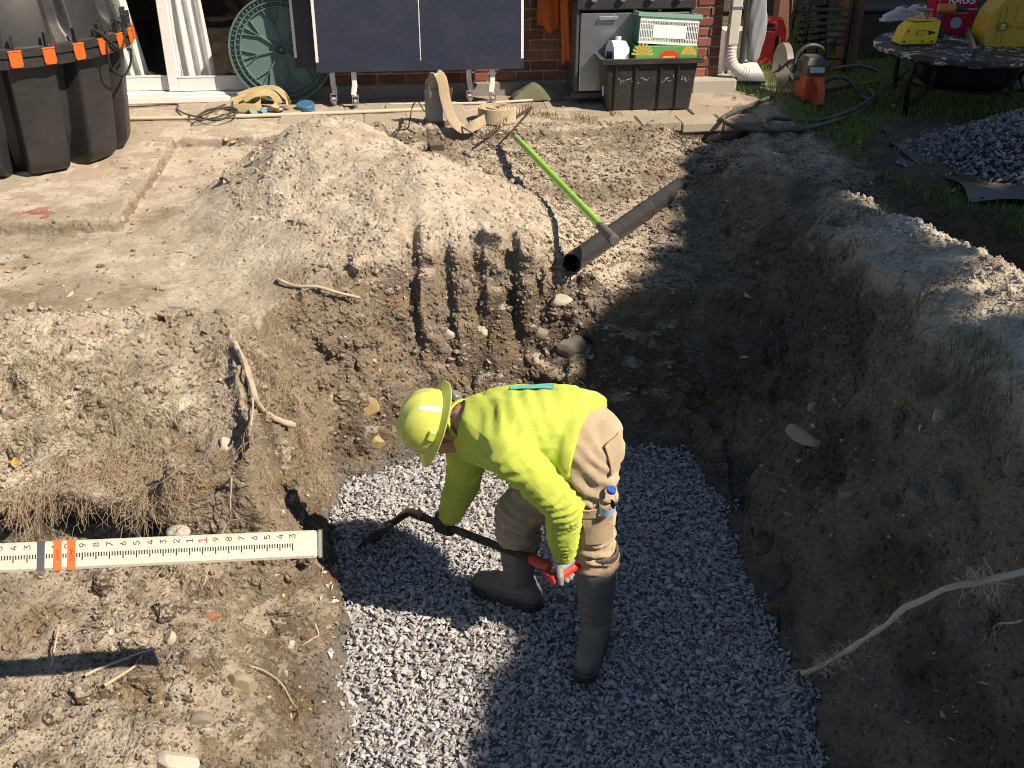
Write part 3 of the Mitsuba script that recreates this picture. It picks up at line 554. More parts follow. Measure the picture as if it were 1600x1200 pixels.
# --- folded table tennis table on castors
tt = thing('table_tennis_table', 'folded navy blue table tennis table standing upright on white castor legs', 'table tennis table')
W = 1.525; Lc = at(523, 165, z=0); Rc = at(770, 165, z=0); mid = at(660, 164, z=0); u0, w0 = huw(mid)
TTM = HM@M4((u0-.0, -w0-.06, 0))
def ttable(yoff, xoff, tag_):
    z0, z1 = .265, 1.64; m = lambda x: xf(x, TTM@M4((xoff, yoff, 0), rx=-.012*(1 if yoff < .1 else -1)))
    p = part(tt, 'table_half', m(box(-W/2, W/2, -.011, .011, z0, z1, .002)), 'plastic', (.020, .027, .050), .10)
    for x0, x1 in ((-W/2+.001, -W/2+.021), (-.0015-.0015, .003), (W/2-.021, W/2-.001)):
        part(p, 'white_line', m(box(x0, x1, -.0119, -.0095, z0+.075, z1-.002, .0)), 'plastic', (.70, .70, .69), .08)
    part(p, 'frame_rail', m(cat(box(-W/2+.03, W/2-.03, .0115, .05, z0+.02, z0+.05, .003), box(-W/2+.03, -W/2+.06, .0115, .05, z0+.051, z1-.03, .003), box(W/2-.06, W/2-.03, .0115, .05, z0+.051, z1-.03, .003))), 'metal', (.35, .35, .36), .1)
ttable(0, 0, 'front'); ttable(.20, -.17, 'back')
for px in (523, 557, 735, 770):
    P = at(px, 163, z=0); uu = huw(P)[0]-u0; front = px in (557, 770); yy = .02 if front else .12
    q = lambda x: xf(x, TTM@M4((uu, yy+.03, 0)))
    k = part(tt, 'leg', q(cat(box(-.019, .019, -.012, .012, .15, .30, .003), bar((0, 0, .16), (.012*(-1 if front else 1), -.03, .09), .036, .024, .003))), 'plastic', (.72, .72, .71), .12)
    part(k, 'castor_fork', q(cat(box(-.024, -.018, -.055, -.005, .03, .082, .002), box(.018, .024, -.055, -.005, .03, .082, .002), box(-.024, .024, -.055, .0, .082, .092, .002), cyl((0, -.02, .092), (0, -.02, .115), .014, 12))), 'metal', (.6, .6, .6), .08)
    part(k, 'castor_wheel', q(cat(cyl((-.014, -.032, .0335), (.014, -.032, .0335), .033, 24, c=.004), cyl((-.0175, -.032, .0335), (.0175, -.032, .0335), .012, 12))), 'plastic', (.35, .35, .35), .12)
    part(k, 'brake_lever', q(xf(box(-.016, .016, -.095, -.045, .06, .066, .002), M4(rx=.25))), 'metal', (.55, .55, .55), .1)

# --- tow strap, cap, cables and the pale pipe along the paving
u_, w_ = huw(at(410, 172, z=0)); SM_ = HM@M4((u_, -w_, .004))
def ribbon(P, w, th=.004, up=(0, 0, 1), n=8):
    """A flat strap on edge or lying: P its middle line, w its width along up."""
    P = smooth_path(P, n); t = np.gradient(P, axis=0); t /= np.linalg.norm(t, axis=1, keepdims=True)+1e-9
    up = np.broadcast_to(np.asarray(up, float), P.shape) if np.ndim(up) < 2 else smooth_path(up, n)
    s = up-t*(up*t).sum(1, keepdims=True); s /= np.linalg.norm(s, axis=1, keepdims=True)+1e-9
    return sheet(np.stack([P-s*w/2, P-s*w/6, P+s*w/6, P+s*w/2], 1), th)
ts = thing('tow_strap', 'heap of dusty yellow webbing strap lying on the paving by the door', 'strap')
ycol = (.43, .335, .17)
for k, (pts, ups) in enumerate([
    ([(-.20, -.05, .045), (-.22, .06, .05), (-.10, .10, .07), (.05, .07, .11), (.16, .02, .09), (.21, -.06, .045)], (.1, .2, 1)),
    ([(-.19, -.08, .035), (-.05, -.10, .035), (.0, -.06, .06), (-.06, .02, .09), (-.15, .0, .08), (-.21, -.03, .055)], (0, .3, 1)),
    ([(-.12, -.06, .085), (-.02, -.03, .125), (.08, -.01, .115), (.13, -.07, .06), (.10, -.13, .03)], (.3, .8, .6)),
    ([(-.17, .04, .10), (-.04, .09, .13), (.10, .06, .14), (.18, -.02, .09), (.20, -.08, .03)], (0, 1, .4))]):
    part(ts, 'strap_loop', xf(ribbon(np.array(pts), .058, .005, ups), SM_), 'cloth', ycol, .55, smooth=True)
part(ts, 'strap_hook', xf(cat(tube(smooth_path([(.10, -.13, .03), (.14, -.15, .03), (.17, -.12, .035), (.15, -.09, .035)], 5), .011, 8), cyl((.06, -.11, .03), (.10, -.13, .03), .016, 10)), SM_), 'metal', (.45, .42, .38), .3, smooth=True)
solo('upturned_bowl', 'upturned round blue plastic bowl half hidden behind the sand heap', 'bowl', xf(lathe([(0, .05), (.058, .05), (.066, .044), (.068, 0), (.062, 0), (.060, .042), (0, .043)], 32), HM@M4((huw(at(478, 172, z=0))[0], -huw(at(478, 172, z=0))[1], .004), rx=.25)), 'plastic', (.035, .12, .22), .2)
solo('rag', 'crumpled pale blue rag tucked under the yellow strap', 'rag', xf(sheet(np.array([[(-.07+.02*i, -.06+.02*j, .018+.02*math.sin(i*1.7+j)*math.cos(j*1.3)+.012*math.cos(i)) for j in range(7)] for i in range(8)]), .003), SM_@M4((-.02, -.13, .0))), 'cloth', (.16, .26, .34), .3, smooth=True)
def lay(pts, z=.0): return np.array([at(X, Y, z=z+zz) for X, Y, zz in pts])
solo('pale_pipe', 'long straight pale plastic pipe lying along the paving edge', 'pipe', tube(np.vstack([lay([(150, 186, .016), (330, 183, .016)]), lay([(480, 178, .016), (700, 169, .016)])]), .0135, 10), 'plastic', (.55, .48, .36), .3, smooth=40)
solo('pale_pipe', 'thinner pale conduit behind the pump, below the castors', 'pipe', tube(lay([(610, 163, .011), (760, 161, .011), (900, 152, .011)]), .010, 10), 'plastic', (.50, .46, .38), .3, smooth=40)
cb = smooth_path(lay([(150, 168, .008), (220, 166, .01), (275, 163, .01), (278, 172, .01), (310, 182, .05), (345, 168, .06), (370, 172, .05), (330, 185, .04), (305, 186, .05), (330, 170, .07), (372, 174, .06), (340, 188, .045), (312, 180, .03), (352, 163, .04)]), 8)
solo('cable', 'thin black cable looped on the paving between tank and yellow strap', 'cable', tube(cb, .0065, 7), 'rubber', (.025, .025, .025), .35, smooth=True)

# --- submersible pump with its flat hose, the hose roll
pu, pw = huw(at(683, 196, z=0)); PM = HM@M4((pu, -pw, .003))
pump = thing('submersible_pump', 'muddy cylindrical water pump standing at the patio edge', 'pump')
part(pump, 'body', xf(lathe([(0, 0), (.082, 0), (.086, .006), (.086, .05), (.080, .056), (.080, .24), (.072, .26), (.045, .275), (0, .275)], 36), PM), 'matte', (.27, .26, .245), .6)
part(pump, 'base_ring', xf(lathe([(.0865, .004), (.094, .004), (.094, .045), (.0865, .045), (.0865, .004)], 36), PM), 'matte', (.10, .07, .055), .5)
part(pump, 'handle', xf(tube(smooth_path([(-.06, 0, .262), (-.06, 0, .31), (0, 0, .33), (.06, 0, .31), (.06, 0, .262)], 5), .008, 8), PM), 'metal', (.3, .28, .26), .4, smooth=True)
part(pump, 'outlet', xf(cat(cyl((.05, -.04, .22), (.08, -.03, .26), .032, 16), cyl((.075, -.02, .15), (.10, -.01, .26), .020, 14)), PM), 'metal', (.30, .20, .13), .4)
tan = (.40, .32, .22)
solo('discharge_hose', 'flat tan canvas hose arching up from the pump and down to the rake', 'hose', xf(ribbon(np.array([(-.01, -.05, .24), (-.02, -.06, .31), (.0, -.075, .365), (.04, -.09, .33), (.06, -.12, .20), (.10, -.16, .08), (.17, -.19, .012), (.26, -.18, .04), (.33, -.10, .055)]), .072, .007, np.array([(1, .1, 0), (1, .1, .1), (1, .1, .1), (1, .2, .2), (1, .3, .3), (.8, .5, .4), (.5, .7, .5), (.1, .5, 1), (0, .2, 1)])), PM), 'cloth', tan, .3, smooth=True)
hu, hw = huw(at(776, 192, z=0)); th = np.linspace(0, 2*PI*5.3, 220); rr = .026+.0185*th/(2*PI)
sp = np.column_stack([(rr+.0)*np.cos(th), rr*np.sin(th), .048+.004*np.sin(th*.7)])
g = np.stack([sp+np.array([0, 0, -.044]), sp, sp+np.array([0, 0, .044])], 1)
solo('hose_roll', 'rolled up flat canvas fire hose lying on its side at the patio edge', 'hose', xf(sheet(g, .0125), HM@M4((hu, -hw+.03, .003), s=1.12)), 'cloth', (.42, .345, .24), .25, smooth=40)
solo('pump_cord', 'thin wire bending up from the patio edge to the pump', 'cord', tube(smooth_path(lay([(648, 192, .012), (628, 198, .012), (620, 203, .02), (636, 201, .05), (640, 190, .10), (644, 168, .12), (652, 158, .14), (662, 172, .24)]), 7), .005, 7), 'rubber', (.05, .05, .05), .5, smooth=True)
solo('pump_cord', 'grey power cord trailing from the hose end under the rake head', 'cord', tube(smooth_path(lay([(710, 192, .02), (725, 200, .03), (745, 212, .0), (760, 220, -.05), (785, 236, -.07), (820, 240, -.07)]), 7), .006, 7), 'rubber', (.10, .085, .075), .5, smooth=True)
solo('broken_paver', 'small dark broken paving block lying alone on the sand', 'paver', xf(box(-.05, .05, -.035, .035, -.01, .06, .006), M4(at(681, 236, z=-.08), rz=.3, rx=.1)), 'matte', (.05, .045, .045), .4)

# --- bow rake lying with its handle over the drain pipe
rk = thing('bow_rake', 'bow rake with bright green handle, its grip resting on the pipe', 'rake')
A = at(800, 208, z=.035); B = at(960, 376, z=.135); ax = unit(B-A); Ln = np.linalg.norm(B-A)
part(rk, 'socket', cyl(A-ax*.02, A+ax*.13, .0135, 14, r1=.017), 'metal', (.33, .30, .27), .3)
part(rk, 'collar', cyl(A+ax*.1301, A+ax*.152, .020, 16), 'plastic', (.20, .52, .04), .1)
part(rk, 'label_sleeve', cyl(A+ax*.1521, A+ax*.30, .019, 14), 'plastic', (.30, .36, .22), .25)
part(rk, 'handle', cyl(A+ax*.3001, A+ax*(Ln-.24), .0205, 16), 'gloss', (.24, .56, .05), .22)
part(rk, 'grip', cyl(A+ax*(Ln-.2399), B, .0225, 16, r1=.026, c=.004), 'rubber', (.085, .085, .08), .2)
h0, h1 = at(757, 214, z=.01), at(830, 168, z=.02); hd = unit(h1-h0); side = unit(np.cross(ax, hd)); 
part(rk, 'head_bar', bar(h0, h1, .018, .012, .002), 'metal', (.30, .25, .20), .45)
for k in range(15):
    p = h0+(h1-h0)*(k+.3)/14.6; part(rk, 'tine', cyl(p, p+np.array([.012, -.02, -.002])+np.array([0, -.005, .062]), .0045, 8, r1=.002), 'metal', (.28, .23, .19), .45)
for e in (h0, h1):
    part(rk, 'bow', tube(smooth_path([e, e+hd*(.012 if e is h1 else -.012)+np.array([.0, -.05, .006]), A*.45+e*.55+np.array([.02, -.05, .03]), A-ax*.02], 8), .006, 8), 'metal', (.32, .28, .24), .4, smooth=True)

# --- drain pipe in the hollow
dpk = thing('drain_pipe', 'dark grey plastic drain pipe sticking out of the sand slope', 'pipe')
p0, p1 = at(893, 408, y=4.72)-[0, 0, .012], at(1058, 287, y=6.20)-[0, 0, .03]; d = unit(p1-p0); PL = np.linalg.norm(p1-p0)
part(dpk, 'pipe', xf(lathe([(.046, 0), (.052, 0), (.052, PL*.60), (.0545, PL*.601), (.0545, PL*.66), (.052, PL*.661), (.052, PL+.06), (.046, PL+.06), (.046, 0)], 36), align(p0, p1)), 'plastic', (.024, .024, .025), .05, smooth=40)
part(dpk, 'coupling_ring', xf(lathe([(.0547, PL*.645), (.0565, PL*.645), (.0565, PL*.655), (.0547, PL*.655), (.0547, PL*.645)], 36), align(p0, p1)), 'rubber', (.02, .02, .02), .3)
# --- levelling rod with feet scale
rod = thing('levelling_rod', 'white levelling rod with black numbers reaching in from the left', 'levelling rod')
R1, R0_ = np.array([-.482, 2.052, .25]), np.array([-1.20, 1.915, .312]); rd = unit(R0_-R1); RE = R1+rd*2.15
tocam = unit(np.array([0, 0, EYE])-(R1+R0_)/2); nz = unit(tocam-rd*(tocam@rd)); ny = np.cross(nz, rd)        # x towards the left end, z out of the face
RM = frame(R1, rd, ny, nz); RW = .068
part(rod, 'section', xf(box(0, 2.15, -RW/2, RW/2, -.026, 0, .006), RM), 'plastic', (.58, .56, .47), .42)
part(rod, 'foot', xf(box(-.012, -.0005, -RW/2-.002, RW/2+.002, -.028, .0015, .003), RM), 'metal', (.5, .48, .42), .3)
Dm = .03048; up = -1.0
def fdig(t, x, y, h, col, nm='digit'):
    m = meshkit.text_mesh(t, h, .0006); c = (m.bounds[0]+m.bounds[1])/2; m.apply_translation([-c[0], -c[1], 0])
    m.apply_transform(trimesh.transformations.rotation_matrix(-PI/2, [0, 0, 1])); m.apply_translation([x, y, .0004]); part(rod, nm, xf(m, RM), 'matte', col, .1, smooth=False)
ink = (.03, .03, .03); ticks = []
YD = 1 if (RM[:3, 1]@np.array([0, 0, 1.])) > 0 else -1
for k in range(3, 68):
    x = .061+(k-3)*Dm
    if x > 2.1: break
    for q in range(10):
        xx = x+q*Dm/5
        if q >= 5: break
        L = .017 if q == 0 else .010; ticks.append(box(xx-.0014, xx+.0014, -.004 if YD < 0 else .004-L, -.004+L if YD < 0 else .004, .0001, .0007, 0))
    if k % 10 == 0: fdig(str(k//10), x, YD*.021, .020, (.45, .04, .03), 'foot_number')
    else: fdig(str(k % 10), x, YD*.0215, .0145, ink)
part(rod, 'tick_marks', xf(cat(*ticks), RM), 'matte', ink, .1, smooth=False, kind='stuff')
for x0, x1, c, t in ((.632, .649, (.06, .065, .09), None), (.595, .613, (.62, .12, .02), 'STEM'), (.564, .582, (.62, .12, .02), 'STONE')):
    tpk = part(rod, 'tape', xf(box(x0, x1, -RW/2-.0012, RW/2+.0012, -.0272, .0012, .0004), RM), 'plastic', c, .15)
    if t:
        m = meshkit.text_mesh(t, .006, .0005); cc = (m.bounds[0]+m.bounds[1])/2; m.apply_translation([-cc[0], -cc[1], 0]); m.apply_transform(trimesh.transformations.rotation_matrix(-PI/2, [0, 0, 1])); m.apply_translation([(x0+x1)/2, 0, .0013]); part(tpk, 'lettering', xf(m, RM), 'matte', ink, 0, smooth=False)
# ------------------------------------------------------------------ right of the table: grill, tub, brick corner
def place_at(X, Y, z=0.0, rz=HS, dz=.003): P = at(X, Y, z=z); return local(P+np.array([0, 0, dz]), rz)
# orange waterproofs hanging on the wall
def hang(nm, lab, X, Yb, wid, top, w, thick, seed):
    u, zb = wallpt(X, Yb, w); n, m = 16, 14; g = np.zeros((n, m, 3)); r_ = np.random.default_rng(seed)
    for i in range(n):
        t = i/(n-1); z = zb+(top-zb)*t; hw_ = wid*(1-.35*t*(thick < .02)); s = np.linspace(-1, 1, m)
        g[i] = np.column_stack([u+s*hw_+.012*math.sin(5*t+seed), -w-thick*np.cos(s*PI/2)*.7+.006*np.sin(s*6+4*t+seed), z+(.03*np.sin(s*3+seed) if i < 2 else 0)+0*s])
    key = thing(nm, lab, 'rain clothes'); part(key, 'cloth', hx(sheet(g, .008)), 'cloth', (.50, .12, .028), .22, smooth=True); part(key, 'hook', hx(tube([(u, .0, top+.03), (u, -w-.03, top+.02), (u, -w-.035, top+.05)], .006, 6)), 'metal', (.3, .3, .3), .1, smooth=True); return key
hang('rain_trousers', 'rolled orange trouser leg hanging straight down beside the grill', 884, 97, .040, 1.25, .16, .045, 2)
jk = hang('rain_jacket', 'orange rain jacket hanging on the dark brick wall beside the ping pong table', 858, 44, .085, 1.30, .06, .03, 4)
# gas grill
gu, gw = huw(at(1000, 150, z=.06)); GU0, _ = wallpt(897, 140, .42); GU1, _ = wallpt(1078, 100, .42)
grill = thing('gas_grill', 'grey gas grill cart with steel front doors behind the storage tub', 'grill'); G = lambda m: xf(m, HM@M4((0, 0, 0)))
gb = .42; lg = (.16, .165, .175)
part(grill, 'cabinet', G(cat(box(GU0, GU0+.03, -gb, -.05, .09, .72, .006), box(GU1-.03, GU1, -gb, -.05, .09, .72, .006), box(GU0+.03, GU1-.03, -gb+.02, -.05, .09, .14, .004), box(GU0+.03, GU1-.03, -.07, -.05, .14, .72, 0))), 'plastic', (.055, .058, .064), .2)
part(grill, 'plinth', G(box(GU0-.02, GU1+.02, -gb-.02, -.04, .045, .0899, .01)), 'plastic', (.05, .052, .056), .3)
gm = (GU0+GU1)/2
for a, b in ((GU0+.034, gm-.003), (gm+.003, GU1-.034)):
    d_ = part(grill, 'door', G(box(a, b, -gb-.012, -gb+.012, .10, .66, .006)), 'metal', (.42, .44, .47), .12)
    part(d_, 'handle', G(cat(box((a+b)/2-.07, (a+b)/2+.07, -gb-.04, -gb-.028, .612, .64, .003), box((a+b)/2-.065, (a+b)/2-.05, -gb-.028, -gb-.0125, .615, .637, .002), box((a+b)/2+.05, (a+b)/2+.065, -gb-.028, -gb-.0125, .615, .637, .002))), 'metal', (.75, .75, .76), .05)
part(grill, 'control_panel', G(box(GU0-.005, GU1+.005, -gb-.03, -gb+.05, .68, .84, .01)), 'plastic', (.03, .03, .032), .12)
for k in range(4):
    x = GU0+.12+k*(GU1-GU0-.24)/3; part(grill, 'knob', G(cyl((x, -gb-.0301, .765), (x, -gb-.065, .765), .026, 18, c=.004)), 'metal', (.55, .55, .56), .1)
part(grill, 'hood', xf(prism([(0, .84), (.40, .84), (.40, 1.0), (.33, 1.12), (.15, 1.16), (.02, 1.04)], GU1-GU0), HM@frame([GU0, -gb+.01, 0], [0, 1, 0], [0, 0, 1], [1, 0, 0])), 'plastic', (.05, .05, .055), .15)
part(grill, 'side_shelf', G(box(GU1+.007, GU1+.22, -gb+.02, -.08, .80, .835, .008)), 'metal', (.5, .5, .5), .15)
for x, y in ((GU0+.06, -gb+.05), (GU1-.06, -gb+.05), (GU0+.06, -.09), (GU1-.06, -.09)): part(grill, 'castor', G(cat(cyl((x-.012, y, .0235), (x+.012, y, .0235), .0225, 16), box(x-.008, x+.008, y-.01, y+.01, .036, .0449, .002))), 'rubber', (.04, .04, .04), .3)
# storage tub and what is heaped in it
tu, tw = huw(at(1012, 174, z=0)); TBM = HM@M4((tu+.01, -tw, .004))   # local: x along, y into, front at y=0
tub = thing('storage_tub', 'black plastic storage tub with chalk scrawls, heaped with a crate, a carton and a jug', 'tub')
def tapered(x0, x1, y0, y1, z0, z1, dx, dy, th):
    """An open tub: outer walls flare by dx, dy towards the top."""
    def ringp_(x0, x1, y0, y1, z, r=.03):
        p = sg.box(x0+r, y0+r, x1-r, y1-r).buffer(r, quad_segs=4); c = np.array(p.exterior.coords)[:-1]; return np.column_stack([c, np.full(len(c), z)])
    L = [ringp_(x0+dx+.01, x1-dx-.01, y0+dy+.01, y1-dy-.01, z0), ringp_(x0+dx, x1-dx, y0+dy, y1-dy, z0+.01), ringp_(x0, x1, y0, y1, z1), ringp_(x0+th, x1-th, y0+th, y1-th, z1), ringp_(x0+dx+th, x1-dx-th, y0+dy+th, y1-dy-th, z0+th)]
    return closed_grid(np.array([np.vstack([r, r[:1]]) for r in L]))
TW, TD, TH = .70, .33, .375
part(tub, 'tray', xf(tapered(-TW/2, TW/2, 0, TD, 0, TH, .035, .025, .006), TBM), 'plastic', (.020, .020, .021), .14, smooth=30)
rimp = sg.box(-TW/2-.012, -.012, TW/2+.012, TD+.012).buffer(.018).difference(sg.box(-TW/2+.004, .004, TW/2-.004, TD-.004))
part(tub, 'rim', xf(prism(rimp, .035), TBM@M4((0, 0, TH-.033))), 'plastic', (.024, .024, .025), .25, smooth=30)
for x in (-.26, -.115, .07, .20): part(tub, 'rib', xf(bar((x, .023, .012), (x, -.002, TH-.034), .026, .016, .004, up=(1, 0, 0)), TBM), 'plastic', (.018, .018, .019), .1)
rk_ = np.random.default_rng(2); sc_ = []
for x0, n_ in ((-.235, 9), (-.085, 7), (.085, 9), (.225, 7)):                    # half rubbed-off chalk scrawl
    for k in range(n_):
        x = x0+k*.0115; z = .225+.012*rk_.normal(); a = rk_.uniform(-1, 1)*.012; zz = z+rk_.uniform(-.012, .018)
        f_ = lambda z_: .025*(1-z_/TH)-.0016
        sc_.append(tube([(x, f_(z), z), (x+a, f_(zz), zz)], .0020, 4))
part(tub, 'chalk_scrawl', xf(cat(*sc_), TBM), 'matte', (.60, .60, .58), 0, smooth=False, kind='stuff')
for k in range(2): part(tub, 'sticker', xf(box(-TW/2+.022-.0016, -TW/2+.0235, .10+k*.03, .118+k*.03, .09, .17, 0), TBM@M4((0, 0, 0), ry=0)), 'matte', (.7, .7, .7), .1)
# green carton
ct = thing('fruit_carton', 'green printed fruit carton with a red emblem, lying in the tub under the crate', 'carton')
CM = TBM@M4((.10, .02, .30), rx=0, rz=.0)
part(ct, 'carton', xf(box(-.22, .235, 0, .27, 0, .155, .003), CM), 'matte', (.10, .30, .085), .08)
part(ct, 'emblem', xf(prism(sg.Point(-.0, .098).buffer(.028).union(sg.Point(.04, .098).buffer(.028)).union(sg.box(-.045, .055, .085, .10).buffer(.006)), .0012), CM@frame([.01, -.0002, 0], [1, 0, 0], [0, 0, 1], [0, -1, 0])), 'matte', (.55, .05, .03), .05, smooth=False)
part(ct, 'emblem_text', xf(cat(*[box(-.025+.018*k, -.012+.018*k, 0, .001, .072+.004*math.sin(3*k), .086, 0) for k in range(5)]), CM@M4((.01, -.0023, 0))), 'matte', (.75, .55, .12), 0, smooth=False, kind='stuff')
for s, x in ((1, -.17), (.7, .17)):
    part(ct, 'leaf_print', xf(cat(*[prism([(0, 0), (.075*s, .008), (.085*s, 0), (.075*s, -.008)], .0008) .apply_transform(M4((0, 0, 0), rz=a)) for a in np.arange(.1, 3.1, .36)]), CM@frame([x, -.0002, .095], [1, 0, 0], [0, 0, 1], [0, -1, 0])), 'matte', (.60, .36, .07), .05, smooth=False)
# crate on top, tilted
bs = thing('plastic_crate', 'white and green slotted plastic crate tilted on top of the carton', 'crate')
BM = TBM@M4((.115, .035, .462), rx=-.10, ry=.06, rz=-.02)
bw, bd, bh = .215, .25, .185
fl = [box(-bw, bw, 0, .004, 0, .016, .001), box(-bw, bw, 0, .004, bh-.03, bh, .001)]
for x in np.linspace(-bw+.004, bw-.004, 36):
    if -.115 < x < .125: 
        fl.append(box(x-.002, x+.002, 0, .0035, .016, .040, 0)); fl.append(box(x-.002, x+.002, 0, .0035, .135, bh-.03, 0))
    else: fl.append(box(x-.0026, x+.0026, 0, .0035, .016, bh-.03, 0))
for z in (.04, .095, .135): fl.append(box(-bw, -.118, .0002, .0033, z-.003, z+.003, 0)); fl.append(box(.128, bw, .0002, .0033, z-.003, z+.003, 0))
part(bs, 'front_grille', xf(cat(*fl), BM), 'plastic', (.72, .74, .74), .05, smooth=False)
part(bs, 'front_label', xf(box(-.118, .128, -.002, .003, .042, .133, .001), BM), 'plastic', (.80, .80, .80), .04)
part(bs, 'side_panel', xf(cat(box(-bw-.006, -bw-.0005, .002, bd, 0, bh, .001)), BM), 'plastic', (.030, .095, .055), .12)
part(bs, 'side_panel', xf(cat(box(bw+.0005, bw+.006, .002, bd, 0, bh, .001)), BM), 'plastic', (.030, .095, .055), .12)
part(bs, 'back_panel', xf(box(-bw, bw, bd, bd+.005, 0, bh, .001), BM), 'plastic', (.030, .095, .055), .1)
part(bs, 'bottom', xf(box(-bw, bw, .0045, bd-.0005, 0.0, .005, .001), BM), 'plastic', (.030, .095, .055), .1)
rp_ = sg.box(-bw-.018, -.012, bw+.018, bd+.014).difference(sg.box(-bw+.004, .008, bw-.004, bd-.006)); part(bs, 'rim', xf(prism(rp_, .028), BM@M4((0, 0, bh+.0005))), 'plastic', (.20, .36, .27), .08)
jg = thing('detergent_jug', 'white plastic jug with a dark blue label leaning in the left end of the tub', 'jug')
JM = TBM@M4((-.245, .085, .245), ry=.10, rx=-.12, rz=.35)
jp = sg.Polygon([(-.055, 0), (.055, 0), (.06, .12), (.05, .19), (.02, .235), (-.02, .235), (-.05, .19), (-.06, .12)]).buffer(.012).buffer(-.006)
jb = prism(jp, .13); part(jg, 'bottle', xf(jb, JM@frame([-.065, 0, 0], [0, 1, 0], [0, 0, 1], [1, 0, 0])), 'plastic', (.70, .70, .66), .12, smooth=30)
part(jg, 'label', xf(box(-.067, -.0652, -.04, .04, .06, .165, .0), JM), 'plastic', (.025, .025, .10), .1)
part(jg, 'cap', xf(cyl((.0, 0, .24), (.0, 0, .27), .022, 18, c=.003), JM), 'plastic', (.6, .6, .58), .1)
# green canvas bundle by the wall
def crumple(cx, cy, cz, amp, seed, n=22, m=18, fold=6.): 
    r_ = np.random.default_rng(seed); U, V_ = np.meshgrid(np.linspace(-1, 1, n), np.linspace(-1, 1, m), indexing='ij'); P = np.stack([U*cx, V_*cy, 0*U], -1)
    h = vn(np.stack([U.ravel()*cx, V_.ravel()*cy, 0*U.ravel()], 1), amp, seed).reshape(U.shape); h2 = vn(np.stack([U.ravel()*cx, V_.ravel()*cy, 0*U.ravel()], 1), amp*.4, seed+1).reshape(U.shape)
    P[..., 2] = np.maximum(cz*(1-np.maximum(np.abs(U), np.abs(V_))**2)*(.55+.5*h)+.02*h2*cz/.1, .004); P[..., 0] += .02*h2; P[..., 1] += .02*h; return P
cm = crumple(.20, .09, .16, .16, 6); solo('canvas_bundle', 'olive green canvas bundle lying against the foot of the wall', 'canvas bundle', xf(sheet(cm, .004), place_at(838, 155)), 'cloth', (.115, .125, .075), .2, smooth=True)
# concrete block, downspout, white vented crate at the corner of the house
solo('concrete_block', 'low weathered concrete block at the foot of the brick corner', 'block', xf(box(-.16, .2, -.10, .12, -.08, .10, .012), place_at(1106, 141)), 'matte', (.34, .32, .285), .35)
ds = thing('downspout', 'whitish grey downspout with a ribbed elbow at the house corner', 'downspout')
du, dz_ = wallpt(1136, 60, .05); sec = lambda z: np.array([du+.045, -.065, z])
gs = [np.array([du+.075, -.06, 2.6]), np.array([du+.045, -.06, .42])]
part(ds, 'pipe', hx(bar((du+.085, -.07, 2.6), (du+.035, -.07, .36), .085, .065, .008, up=(0, 1, 0))), 'matte', (.50, .47, .41), .2)
pth = smooth_path([(du+.036, -.07, .359), (du+.034, -.07, .28), (du+.06, -.075, .20), (du+.12, -.085, .155), (du+.19, -.095, .135)], 10); rr_ = .043+.0045*(np.arange(len(pth)) % 3 == 0)
part(ds, 'flexible_elbow', hx(tube(pth, rr_, 18)), 'plastic', (.52, .50, .46), .25, smooth=20)
part(ds, 'strap', hx(box(du+.0, du+.09, -.108, -.0, .62, .645, .003)), 'metal', (.5, .5, .48), .2)
vb = thing('vented_crate', 'white plastic crate with curved slots standing behind the downspout', 'crate')
VM = place_at(1155, 118); 
part(vb, 'frame', xf(cat(box(-.16, .14, 0, .01, .0, .03, .002), box(-.16, .14, 0, .01, .27, .36, .003), box(-.16, -.13, 0, .01, .03, .27, .002), box(.11, .14, 0, .01, .03, .27, .002), box(-.16, -.15, .0105, .22, 0, .36, .002), box(.13, .14, .0105, .22, 0, .36, .002), box(-.16, .14, .2205, .23, 0, .36, .002)), VM), 'plastic', (.66, .67, .66), .18)
for k in range(9): part(vb, 'slat', xf(tube(smooth_path([(-.13, .005, .045+.026*k), (-.01, -.006, .040+.026*k), (.11, .005, .045+.026*k)], 4), .006, 6), VM), 'plastic', (.64, .65, .64), .15)
# upright vacuum cleaner
vc = thing('vacuum_cleaner', 'old upright vacuum cleaner with white foot and limp grey bag', 'vacuum cleaner')
Vm = place_at(1165, 131, rz=-.12)
part(vc, 'foot', xf(cat(trimesh.convex.convex_hull(np.array([(x, y, z) for x, y, z in ((-.15, 0, .02), (.15, 0, .02), (-.15, .24, .02), (.15, .24, .02), (-.14, .02, .085), (.13, .02, .085), (-.12, .2, .125), (.10, .2, .125), (-.15, 0, .05), (.15, 0, .05))]))), Vm), 'plastic', (.60, .62, .61), .15, smooth=30)
part(vc, 'bumper', xf(box(-.155, .155, -.01, .25, .004, .0199, .004), Vm), 'rubber', (.03, .03, .03), .2)
part(vc, 'front_decal', xf(box(-.13, -.07, -.0015, .0, .03, .048, 0), Vm), 'plastic', (.1, .1, .1), .1)
part(vc, 'stem', xf(cyl((-.035, .2, .10), (-.02, .27, 1.05), .021, 14), Vm), 'plastic', (.025, .025, .027), .1)
part(vc, 'handle', xf(tube(smooth_path([(-.02, .27, 1.051), (-.02, .29, 1.15), (-.02, .36, 1.2), (-.02, .4, 1.15)], 5), .016, 10), Vm), 'plastic', (.45, .45, .44), .1, smooth=True)
for x in (-.16, .12): part(vc, 'wheel', xf(cyl((x, .2, .03), (x+.03, .2, .03), .028, 16, c=.004), Vm), 'rubber', (.04, .04, .04), .2)
n, m = 18, 26; g = np.zeros((n, m, 3)); A_ = np.linspace(0, 2*PI, m)
